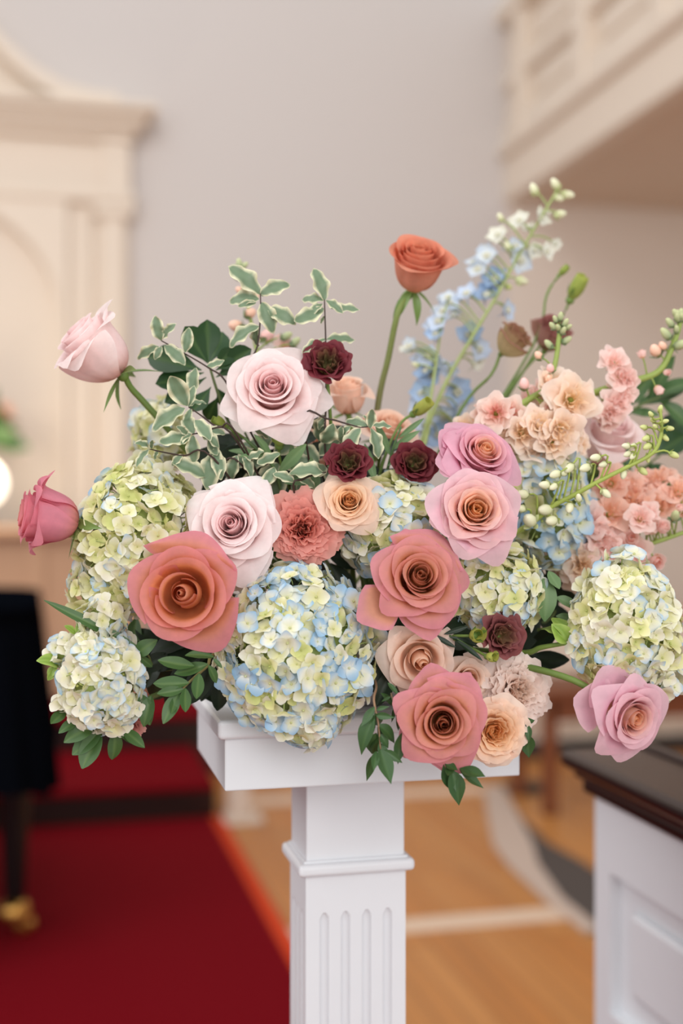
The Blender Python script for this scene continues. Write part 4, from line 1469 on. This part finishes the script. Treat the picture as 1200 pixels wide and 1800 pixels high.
it = [('dsoft', 768, 562, 20), ('dblue', 764, 584, 18), ('dsoft', 750, 625, 20), ('dblue', 745, 648, 22), ('dpale', 718, 606, 15), ('dwhite', 712, 612, 12), ('dblue', 740, 690, 20), ('dsoft', 733, 712, 20), ('dsoft', 762, 640, 18),
      ('dpale', 775, 545, 14), ('dblue', 757, 660, 18), ('dsoft', 745, 745, 18), ('*white', 728, 640, 7), ('dpale', 785, 520, 14)]
spike('delphinium', 'shorter pale blue delphinium spike right of the tall coral rose', 'delphinium',
      ((790, 520, 1.35), (778, 560, 1.35), (770, 610, 1.35), (760, 680, 1.33), (745, 760, 1.31)), it, 102, 'delphinium spikes', .0020, (158, 170, 108), prad=.0009)

# white budding sprig crossing at the right
it = []
for (x, y, r, a) in ((825, 395, 10, (-.9, -.1, .3)), (858, 425, 8, (-.8, -.2, .3)), (782, 440, 11, (-.9, -.3, .3)), (716, 443, 11, (-.7, -.6, .3)), (655, 467, 11, (-.9, -.3, .3)), (692, 462, 8, (-.9, -.2, .3)),
                     (610, 510, 11, (-.9, 0, .4)), (650, 520, 9, (-.7, -.4, .4)), (517, 548, 12, (-.9, .1, .4)), (510, 608, 10, (-.9, .2, .4)), (612, 615, 15, (-.8, 0, .6)), (720, 612, 11, (-.3, -.6, .6)),
                     (550, 655, 17, (-.4, .3, .8)), (640, 662, 13, (-.7, -.1, .6)), (955, 345, 8, (-.9, .1, .3)), (985, 348, 7, (-.8, -.3, .3)), (962, 382, 8, (-.8, -.3, .3)), (986, 392, 7, (-.6, -.6, .3)),
                     (1040, 315, 8, (-.8, -.3, .3)), (1045, 350, 9, (-.8, -.4, .3)), (1030, 266, 7, (-.9, .1, .3)), (1062, 208, 6, (-.5, .6, .3)), (1106, 184, 7, (.2, .9, .3)), (1130, 240, 6, (.8, .2, .3)),
                     (1150, 272, 7, (.9, -.1, .3)), (1130, 315, 7, (.6, -.6, .3)), (1168, 386, 9, (.8, -.4, .3)), (1052, 404, 7, (.1, -.9, .3)), (1036, 456, 9, (.7, -.6, .3)), (948, 470, 9, (-.2, -.9, .3)),
                     (880, 550, 10, (.6, -.6, .3)), (760, 560, 8, (-.2, .8, .5)), (1080, 262, 6, (-.5, .3, .5)), (1070, 235, 6, (-.6, .4, .5))):
    kk = '*white' if x < 1000 else '*lime'
    it.append((kk, *z5(x, y), r, -.01 + .02 * ((x * 7 + y) % 10) / 10, a))
spike('budding_sprig', 'arching green sprig of white droplet buds in front of the blue hydrangea', 'sprig',
      ((1160, 719, 1.13), (1162, 740, 1.13), (1161, 768, 1.13), (1146, 797, 1.13), (1100, 822, 1.13), (1054, 845, 1.13), (1005, 872, 1.135), (967, 892, 1.14), (925, 925, 1.15)), it, 103, None, .0026, (158, 172, 84), prad=.0009)

# ------------------------------------------------------------------ foliage


def z2(x, y):
    return 200 + x / 2.4, 430 + y / 2.4


def zl(L):
    return [(z2(*a), z2(*b), *rest) for (a, b, *rest) in L]


VG = 'variegated pittosporum sprigs'
vs_ = lambda label, stem, lv, seed, **k: sprig('variegated_sprig', label, 'sprig', stem, lv, 'variegated', group=VG, seed=seed, width=k.pop('width', 1.0), **k)
s2 = lambda pts_, d: [(*z2(*p), d) for p in pts_]
vs_('variegated sprig standing tallest above the top pink rose', s2([(618, 205), (618, 300), (605, 430), (560, 620)], 1.14),
    zl([((618, 210), (522, 82)), ((618, 210), (724, 150)), ((612, 230), (487, 218)), ((600, 245), (535, 250), .8), ((622, 245), (668, 342), 1.1), ((650, 270), (752, 305), 1.1), ((612, 345), (474, 398), .9), ((605, 345), (586, 434), .9), ((615, 215), (650, 220), .9)]), 111)
vs_('variegated sprig beside the upper maroon lisianthus', s2([(888, 232), (890, 300), (893, 400), (895, 640), (893, 900)], 1.145),
    zl([((888, 235), (868, 100)), ((885, 235), (797, 212)), ((885, 270), (768, 335), .9), ((880, 250), (820, 280), .9), ((895, 235), (960, 275), .9), ((915, 270), (1027, 262), .8), ((895, 400), (1013, 388), .8), ((893, 400), (800, 425), .8), ((890, 300), (870, 330), .8),
        ((893, 720), (835, 815), 1.2), ((893, 730), (860, 770), 1.2)]), 112)
vs_('variegated sprig leaning left over the dark glossy leaves', s2([(200, 405), (300, 460), (400, 520), (470, 575), (560, 760)], 1.14),
    zl([((200, 405), (172, 315), 1.1), ((205, 400), (240, 338)), ((190, 430), (98, 470), .9), ((215, 425), (292, 478), 1.0), ((200, 430), (175, 470), 1.1), ((300, 455), (318, 358), .9), ((390, 515), (458, 500), .9), ((345, 520), (318, 612), .9)]), 113)
vs_('variegated sprig with three broad leaves at the left', s2([(315, 685), (360, 715), (420, 760), (520, 830)], 1.12),
    zl([((310, 680), (240, 562), 1.1), ((300, 690), (168, 758), 1.0), ((318, 680), (378, 645), 1.0), ((315, 685), (335, 600), .8), ((325, 690), (300, 760), .8), ((260, 740), (215, 700), .6)]), 114)
vs_('variegated sprig hanging over the yellow green hydrangea', s2([(330, 800), (380, 790), (450, 770), (520, 800)], 1.11),
    zl([((338, 798), (298, 722), 1.1), ((325, 800), (203, 848), .9), ((335, 805), (330, 910), 1.0), ((345, 740), (400, 790), 1.0), ((360, 795), (446, 825), 1.1), ((310, 800), (280, 770), .9), ((320, 800), (285, 845), .9)]), 115)
vs_('thin variegated sprig poking out over the left hydrangea', s2([(150, 862), (220, 878), (300, 890), (420, 900)], 1.11),
    zl([((150, 862), (85, 920), .7), ((150, 860), (120, 822), .9), ((160, 860), (150, 820), .8), ((190, 868), (160, 905), .9), ((290, 885), (245, 925), 1.0), ((245, 920), (385, 950), .9)]), 116)
vs_('variegated sprig twisting downward above the second pink rose', s2([(430, 800), (440, 860), (450, 920), (540, 930)], 1.12),
    zl([((400, 820), (435, 885), 1.1), ((440, 860), (385, 1000), 1.0), ((430, 870), (450, 960), .9), ((520, 890), (480, 985), 1.0), ((545, 895), (590, 960), .9), ((560, 900), (640, 890), .9), ((470, 800), (400, 770), .9), ((580, 780), (660, 800), .9)]), 117)
vs_('variegated sprig right of the top pink rose beside the peach roses', s2([(1090, 765), (1040, 770), (980, 755), (900, 735), (800, 740)], 1.12),
    zl([((1070, 765), (982, 735), .9), ((1080, 775), (1088, 695), .9), ((1090, 765), (1175, 748), .8), ((1085, 775), (1125, 885), .9), ((1040, 775), (965, 865), .9), ((1000, 765), (950, 800), .9), ((925, 755), (892, 855), 1.2), ((960, 765), (960, 850), .9), ((1090, 770), (1060, 720), .8)]), 118)
vs_('broad variegated leaves just above the dusty carnation', s2([(895, 960), (850, 970), (800, 990), (760, 1040)], 1.11),
    zl([((885, 965), (765, 925), 1.1), ((840, 975), (900, 920), 1.2), ((780, 990), (860, 1010), 1.0), ((760, 1000), (690, 960), .9), ((700, 880), (620, 930), 1.0), ((680, 940), (640, 1010), 1.0)]), 119)

# dark glossy pittosporum behind
pit = lambda label, stem, lv, seed, kind='pittosporum', **k: sprig('leafy_branch', label, 'branch', stem, lv, kind, group='dark leafy branches', seed=seed, rstem=.0016, scol=(90, 104, 58), **k)
pit('dark glossy leaf cluster at the upper left behind the variegated sprigs', s2([(400, 500), (430, 600), (480, 740), (560, 900)], 1.18),
    zl([((400, 500), (385, 318), 1.15), ((405, 500), (465, 345), 1.1), ((395, 500), (290, 345), 1.1), ((370, 530), (135, 450), 1.0), ((380, 540), (180, 600), .9), ((390, 560), (225, 680), .9), ((420, 520), (510, 440), 1.0), ((430, 530), (595, 445), .9),
        ((430, 560), (540, 500), .9), ((410, 600), (330, 720), .9), ((440, 640), (380, 760), .9), ((450, 640), (520, 720), .9), ((430, 600), (480, 680), 1.0)]), 121)
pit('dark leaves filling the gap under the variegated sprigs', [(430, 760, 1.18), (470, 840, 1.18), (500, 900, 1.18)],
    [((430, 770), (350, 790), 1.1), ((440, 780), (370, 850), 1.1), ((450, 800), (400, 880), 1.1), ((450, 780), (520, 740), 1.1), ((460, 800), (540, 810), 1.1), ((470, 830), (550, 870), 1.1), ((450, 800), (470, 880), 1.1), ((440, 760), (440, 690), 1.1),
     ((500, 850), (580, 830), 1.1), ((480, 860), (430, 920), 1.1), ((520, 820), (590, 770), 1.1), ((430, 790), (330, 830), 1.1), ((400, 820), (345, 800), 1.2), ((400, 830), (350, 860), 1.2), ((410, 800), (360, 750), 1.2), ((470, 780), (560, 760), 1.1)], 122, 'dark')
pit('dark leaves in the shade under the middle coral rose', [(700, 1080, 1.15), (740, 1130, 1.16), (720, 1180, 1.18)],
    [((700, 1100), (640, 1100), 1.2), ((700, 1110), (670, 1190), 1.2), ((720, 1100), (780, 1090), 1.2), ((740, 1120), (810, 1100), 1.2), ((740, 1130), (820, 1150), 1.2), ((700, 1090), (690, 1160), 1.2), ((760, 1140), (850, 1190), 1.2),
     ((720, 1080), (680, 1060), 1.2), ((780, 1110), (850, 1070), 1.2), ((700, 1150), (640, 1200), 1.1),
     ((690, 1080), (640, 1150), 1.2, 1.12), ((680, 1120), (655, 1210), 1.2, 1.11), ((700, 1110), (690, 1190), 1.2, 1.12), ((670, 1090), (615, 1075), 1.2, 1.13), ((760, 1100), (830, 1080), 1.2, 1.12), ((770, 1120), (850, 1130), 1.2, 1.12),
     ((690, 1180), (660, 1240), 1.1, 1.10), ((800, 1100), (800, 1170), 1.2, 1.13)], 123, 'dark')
pit('dark leaves between the carnation and the big hydrangea', [(560, 960, 1.17), (580, 1000, 1.17), (600, 1050, 1.18)],
    [((560, 970), (490, 990), 1.2), ((570, 980), (480, 1040), 1.2), ((580, 980), (640, 990), 1.2), ((580, 990), (620, 1060), 1.2), ((570, 970), (600, 940), 1.2), ((560, 990), (520, 1050), 1.2), ((590, 980), (610, 900), 1.2)], 124, 'dark')
pit('dark leaves behind the purple lisianthus at the lower right', [(930, 1140, 1.17), (900, 1160, 1.18), (850, 1180, 1.19)],
    [((930, 1140), (990, 1110), 1.2), ((920, 1150), (960, 1200), 1.2), ((900, 1150), (950, 1080), 1.2), ((880, 1170), (900, 1230), 1.2), ((860, 1160), (820, 1210), 1.2), ((900, 1140), (940, 1020), 1.0), ((920, 1160), (1000, 1170), 1.1)], 125, 'dark')
pit('dark leaves behind the right hand stock and budding sprig', [(1160, 800, 1.34), (1120, 830, 1.33), (1050, 880, 1.3)],
    [((1150, 800), (1205, 770), 1.3), ((1140, 810), (1170, 860), 1.3), ((1120, 820), (1190, 840), 1.2), ((1110, 830), (1080, 780), 1.2), ((1090, 840), (1110, 890), 1.2), ((1060, 870), (1030, 820), 1.2), ((1150, 790), (1210, 730), 1.2)], 126, 'pittosporum')
pit('green leaves behind the pink stock at the right edge', [(1190, 690, 1.33), (1130, 710, 1.32), (1060, 760, 1.3)],
    [((1100, 715), (1140, 670), 1.0), ((1120, 710), (1190, 700), 1.0), ((1150, 700), (1210, 660), 1.0), ((1100, 720), (1150, 735), .9), ((1140, 700), (1185, 640), .9), ((1160, 705), (1215, 740), .9)], 127, 'bay')
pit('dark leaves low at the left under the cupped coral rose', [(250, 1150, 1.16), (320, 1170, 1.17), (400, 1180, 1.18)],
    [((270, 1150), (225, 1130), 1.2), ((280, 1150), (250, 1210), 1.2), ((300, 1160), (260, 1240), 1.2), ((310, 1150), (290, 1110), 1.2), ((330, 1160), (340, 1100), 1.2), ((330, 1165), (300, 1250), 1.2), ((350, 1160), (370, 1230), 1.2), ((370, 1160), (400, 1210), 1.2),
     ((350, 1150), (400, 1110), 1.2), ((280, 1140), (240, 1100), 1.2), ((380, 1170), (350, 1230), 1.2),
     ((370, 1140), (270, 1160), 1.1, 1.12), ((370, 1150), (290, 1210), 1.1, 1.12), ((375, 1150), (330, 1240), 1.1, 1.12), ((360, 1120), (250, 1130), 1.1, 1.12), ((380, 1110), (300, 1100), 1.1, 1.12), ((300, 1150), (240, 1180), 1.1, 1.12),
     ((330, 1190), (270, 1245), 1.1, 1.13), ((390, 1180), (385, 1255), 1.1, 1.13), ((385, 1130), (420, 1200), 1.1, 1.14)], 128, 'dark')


def z8(x, y):
    return x / 2.857, 800 + y / 2.857


def zz(fn, L):
    return [(fn(*a), fn(*b), *rest) for (a, b, *rest) in L]


sprig('bay_branch', 'leafy green branch pointing down left onto the pedestal corner', 'branch', [(*z8(890, 1200), 1.06), (*z8(960, 1130), 1.07), (*z8(1040, 1060), 1.09), (*z8(1100, 990), 1.11)],
      zz(z8, [((950, 1145), (808, 1158)), ((925, 1175), (808, 1200), .9), ((900, 1190), (832, 1312)), ((930, 1170), (928, 1285), .9), ((1000, 1095), (985, 1215)), ((1045, 1055), (1092, 1132)), ((1045, 1050), (915, 1100), .9), ((975, 1060), (825, 1045), .9),
              ((985, 1105), (1000, 1200), .8), ((1070, 1020), (1110, 1060), .8), ((1075, 1015), (960, 985), .8), ((890, 1200), (860, 1290), .8)]), 'bay', rstem=.0013, width=1.0, scol=(150, 140, 90), group='green leafy branches', seed=131, tilt=.3)
sprig('bay_branch', 'broad green leaves showing below the white blue hydrangea', 'branch', [(*z8(520, 1360), 1.08), (*z8(600, 1300), 1.1), (*z8(800, 1200), 1.14)],
      zz(z8, [((480, 1360), (345, 1405), 1.1), ((500, 1365), (438, 1532), 1.0), ((520, 1365), (405, 1485), 1.0), ((575, 1375), (582, 1525), .9), ((590, 1370), (655, 1425), .9), ((330, 1280), (265, 1350), 1.0), ((400, 1330), (310, 1370), 1.0), ((700, 1200), (745, 1320), 1.1),
              ((760, 1210), (720, 1330), 1.0), ((620, 1380), (700, 1440), .8)]), 'bay', rstem=.0013, width=1.15, scol=(110, 120, 70), group='green leafy branches', seed=132)
sprig('bay_branch', 'small green leaf sprig just below left of the cupped coral rose', 'branch', [(*z8(690, 960), 1.08), (*z8(740, 1000), 1.1), (*z8(840, 1080), 1.13)],
      zz(z8, [((690, 1000), (735, 950), 1.7), ((690, 960), (290, 770), .25), ((700, 1010), (760, 1060), 1.0)]), 'bay', rstem=.001, scol=(110, 120, 70), group='green leafy branches', seed=133)
sprig('lime_sprig', 'pale green leaf tips at the far left of the white blue hydrangea', 'sprig', [(*z8(290, 1060), 1.08), (*z8(340, 1080), 1.09), (*z8(480, 1120), 1.12)],
      zz(z8, [((290, 1060), (245, 990), 1.0), ((285, 1060), (230, 1110), 1.0), ((280, 1070), (240, 1135), .8), ((300, 1060), (280, 1010), .8), ((380, 900), (340, 850), .7), ((390, 900), (395, 830), .7)]), 'lime', rstem=.0009, scol=(150, 160, 90), seed=134)


def z9(x, y):
    return 600 + x / 3.333, 1050 + y / 3.333


sprig('ruscus_sprig', 'trailing ruscus sprig hanging over the pedestal front left of the lowest rose', 'sprig', [(*z9(228, 890), 1.035), (*z9(215, 740), 1.035), (*z9(190, 600), 1.045), (*z9(200, 500), 1.09)],
      zz(z9, [((200, 690), (285, 700), .8), ((190, 690), (98, 878), 1.0), ((212, 745), (328, 828), 1.1), ((205, 795), (170, 918), 1.5), ((225, 800), (275, 870), 1.2), ((228, 885), (275, 1065), 1.1), ((195, 915), (158, 1045), .7), ((205, 900), (188, 1005), .8),
              ((250, 895), (340, 958), 1.0), ((350, 795), (322, 930), 1.0), ((195, 640), (135, 740), .9), ((205, 660), (260, 640), .8), ((220, 850), (262, 960), 1.1), ((210, 760), (250, 850), 1.2), ((200, 720), (130, 830), 1.0), ((320, 690), (350, 780), .8), ((195, 680), (240, 760), 1.1), ((215, 820), (180, 900), 1.0)]), 'ruscus', rstem=.0010, width=1.2, scol=(140, 110, 84), group='ruscus sprigs', seed=141)
sprig('ruscus_sprig', 'pointed ruscus leaves hanging below the lowest coral rose', 'sprig', [(*z9(655, 1020), 1.035), (*z9(660, 980), 1.045), (*z9(660, 900), 1.08)],
      zz(z9, [((645, 1010), (697, 1192), 1.2), ((600, 975), (645, 1100), 1.2), ((605, 970), (660, 1020), 1.6), ((695, 1000), (825, 1072), 1.1), ((690, 1005), (800, 1105), 1.0), ((640, 1000), (625, 1060), 1.2), ((650, 1010), (665, 1110), 1.1), ((700, 1000), (750, 1060), 1.0)]), 'ruscus', rstem=.001, width=1.2, scol=(110, 110, 70), group='ruscus sprigs', seed=142)
sprig('ruscus_sprig', 'small dark ruscus tip right of the apricot spray rose', 'sprig', [(*z9(1080, 790), 1.07), (*z9(1072, 730), 1.07), (*z9(1030, 690), 1.09)],
      zz(z9, [((1085, 800), (1092, 908), 1.3), ((1075, 775), (1065, 880), 1.0), ((1068, 728), (1108, 735), 1.3), ((1090, 745), (1098, 830), 1.0)]), 'ruscus', rstem=.001, width=1.2, scol=(40, 50, 36), group='ruscus sprigs', seed=143)
sprig('ruscus_sprig', 'thin ruscus leaves between the big hydrangea and the cream peach rose', 'sprig', [(*z9(290, 560), 1.06), (*z9(310, 620), 1.06), (*z9(330, 560), 1.1)],
      zz(z9, [((300, 600), (345, 700), .8), ((290, 580), (240, 610), .8), ((310, 640), (300, 720), .8), ((230, 560), (330, 640), .7), ((270, 500), (330, 560), .8)]), 'ruscus', rstem=.001, scol=(120, 100, 76), group='ruscus sprigs', seed=144)


def z10(x, y):
    return 900 + x / 3.913, 940 + y / 3.913


sprig('lisianthus_foliage', 'green lisianthus leaves between the lower right hydrangeas', 'foliage', [(*z10(250, 330), 1.12), (*z10(230, 450), 1.13), (*z10(150, 560), 1.15)],
      zz(z10, [((215, 300), (262, 565), 1.2), ((300, 430), (465, 490), 1.0), ((250, 250), (320, 380), 1.2), ((230, 340), (190, 480), 1.1), ((300, 560), (440, 570), .9)]), 'grey_green', rstem=.0016, width=1.25, scol=(90, 120, 60), seed=151)
lv = sprig('lime_leaf_stem', 'rounded bright lime leaf on a thick green stem at the lower right', 'leaf', [(*z10(380, 745), 1.10), (*z10(200, 775), 1.11), (*z10(30, 815), 1.13)],
           zz(z10, [((360, 720), (270, 540), 1.5), ((380, 740), (300, 620), 1.3), ((370, 710), (330, 530), 1.3)]), 'lime', rstem=.0026, scol=(110, 134, 62), seed=152)
sprig('lisianthus_foliage', 'grey green lisianthus leaves and stems in the upper middle', 'foliage', [(430, 770, 1.13), (480, 820, 1.14), (500, 880, 1.16)],
      [((470, 810), (400, 780), .7), ((480, 815), (455, 760), .7), ((490, 830), (540, 780), .8), ((500, 850), (560, 840), .8), ((470, 800), (420, 800), .6), ((520, 840), (510, 780), .8), ((560, 870), (545, 800), .7)], 'grey_green', rstem=.0018, scol=(96, 124, 78), seed=153)
sprig('lisianthus_foliage', 'slim lisianthus leaves beside the pale lime buds', 'foliage', [(830, 1140, 1.08), (790, 1118, 1.085), (750, 1110, 1.11)],
      [((780, 1115), (825, 1100), .6), ((790, 1120), (845, 1135), .6), ((770, 1110), (800, 1085), .6), ((800, 1125), (850, 1160), .5), ((760, 1115), (800, 1140), .6)], 'dark', rstem=.0013, width=.8, scol=(80, 104, 60), seed=154)
sprig('lisianthus_foliage', 'slim green lisianthus stems beside the maroon blooms', 'foliage', [(705, 750, 1.15), (690, 790, 1.15), (675, 850, 1.16)],
      [((690, 790), (735, 755), .6), ((685, 800), (660, 740), .6), ((700, 770), (745, 735), .5), ((680, 820), (720, 790), .6), ((660, 850), (640, 780), .6)], 'grey_green', rstem=.0013, scol=(80, 110, 66), seed=155)

vs_('dense variegated sprig deep in the middle over the pale pink rose', [(470, 790, 1.15), (500, 830, 1.16), (520, 880, 1.17)],
    [((470, 790), (425, 770), 1.0), ((475, 795), (440, 820), 1.0), ((480, 800), (520, 770), 1.0), ((490, 815), (455, 850), 1.0), ((495, 820), (540, 805), 1.0), ((500, 830), (475, 880), 1.0), ((505, 840), (550, 850), 1.0), ((470, 785), (465, 740), 1.0),
     ((510, 850), (540, 885), 1.0), ((440, 800), (400, 820), 1.0), ((420, 810), (385, 840), 1.0), ((450, 830), (420, 865), 1.0)], 161)
vs_('variegated sprig low in the gap left of the apricot spray rose', [(560, 810, 1.15), (570, 850, 1.16), (580, 890, 1.17)],
    [((560, 815), (530, 780), 1.0), ((565, 820), (600, 850), 1.0), ((560, 830), (525, 850), 1.1), ((570, 850), (545, 890), 1.0), ((560, 800), (590, 770), 1.0), ((570, 840), (620, 850), 1.0)], 162)
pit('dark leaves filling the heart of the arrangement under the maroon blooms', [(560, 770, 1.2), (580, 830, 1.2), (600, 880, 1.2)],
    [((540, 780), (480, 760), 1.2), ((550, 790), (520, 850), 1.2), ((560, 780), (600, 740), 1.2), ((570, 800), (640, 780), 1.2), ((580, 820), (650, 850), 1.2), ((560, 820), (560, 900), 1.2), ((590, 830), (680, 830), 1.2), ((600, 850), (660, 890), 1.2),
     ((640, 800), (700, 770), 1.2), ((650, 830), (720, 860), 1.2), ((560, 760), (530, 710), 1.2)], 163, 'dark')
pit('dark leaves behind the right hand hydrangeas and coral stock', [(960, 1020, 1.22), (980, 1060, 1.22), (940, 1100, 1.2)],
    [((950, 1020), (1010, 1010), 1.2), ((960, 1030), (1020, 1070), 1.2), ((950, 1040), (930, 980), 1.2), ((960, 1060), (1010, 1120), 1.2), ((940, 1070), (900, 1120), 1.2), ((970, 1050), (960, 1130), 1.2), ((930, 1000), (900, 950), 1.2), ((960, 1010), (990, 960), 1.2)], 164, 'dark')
pit('dark leaves at the left under the yellow green hydrangea', [(200, 1060, 1.17), (260, 1090, 1.17), (340, 1120, 1.18)],
    [((200, 1065), (150, 1050), 1.0), ((210, 1075), (180, 1120), 1.1), ((240, 1085), (230, 1140), 1.1), ((230, 1070), (260, 1040), 1.1), ((280, 1100), (260, 1160), 1.1), ((180, 1090), (130, 1130), .9)], 165, 'bay')

# flowers on the communion table far behind
ab = on_y(-34, 760, 7.1)
av = thing('altar_bouquet', 'blurred bouquet of greenery and peach blooms at the far left edge', 'bouquet', Vector((ab.x, ab.y, 1.22)))
lathe('vase', [(0.05, 0.0), (0.07, 0.02), (0.075, 0.2), (0.05, 0.40), (0.06, 0.46)], M_CERAMIC, av, 20)
rg = random.Random(9)
for k in range(34):
    a, e = rg.uniform(0, 6.28), rg.uniform(-.2, 1.3)
    dv = Vector((math.cos(a) * math.cos(e), math.sin(a) * math.cos(e), math.sin(e)))
    b = Vector((0, 0, .50)) + dv * .06
    put_leaf(av, 'bay' if k % 2 else 'grey_green', b, b + dv * rg.uniform(.14, .24), 1.2, rg, .5)
for k in range(6):
    a, e = rg.uniform(0, 6.28), rg.uniform(.1, 1.2)
    dv = Vector((math.cos(a) * math.cos(e), math.sin(a) * math.cos(e), math.sin(e)))
    o = obj('bloom', STK['coral' if k % 2 else 'pinkheart'][0], av)
    o.matrix_basis = frame(Vector((0, 0, .52)) + dv * .19, dv) @ Matrix.Scale(.07, 4)
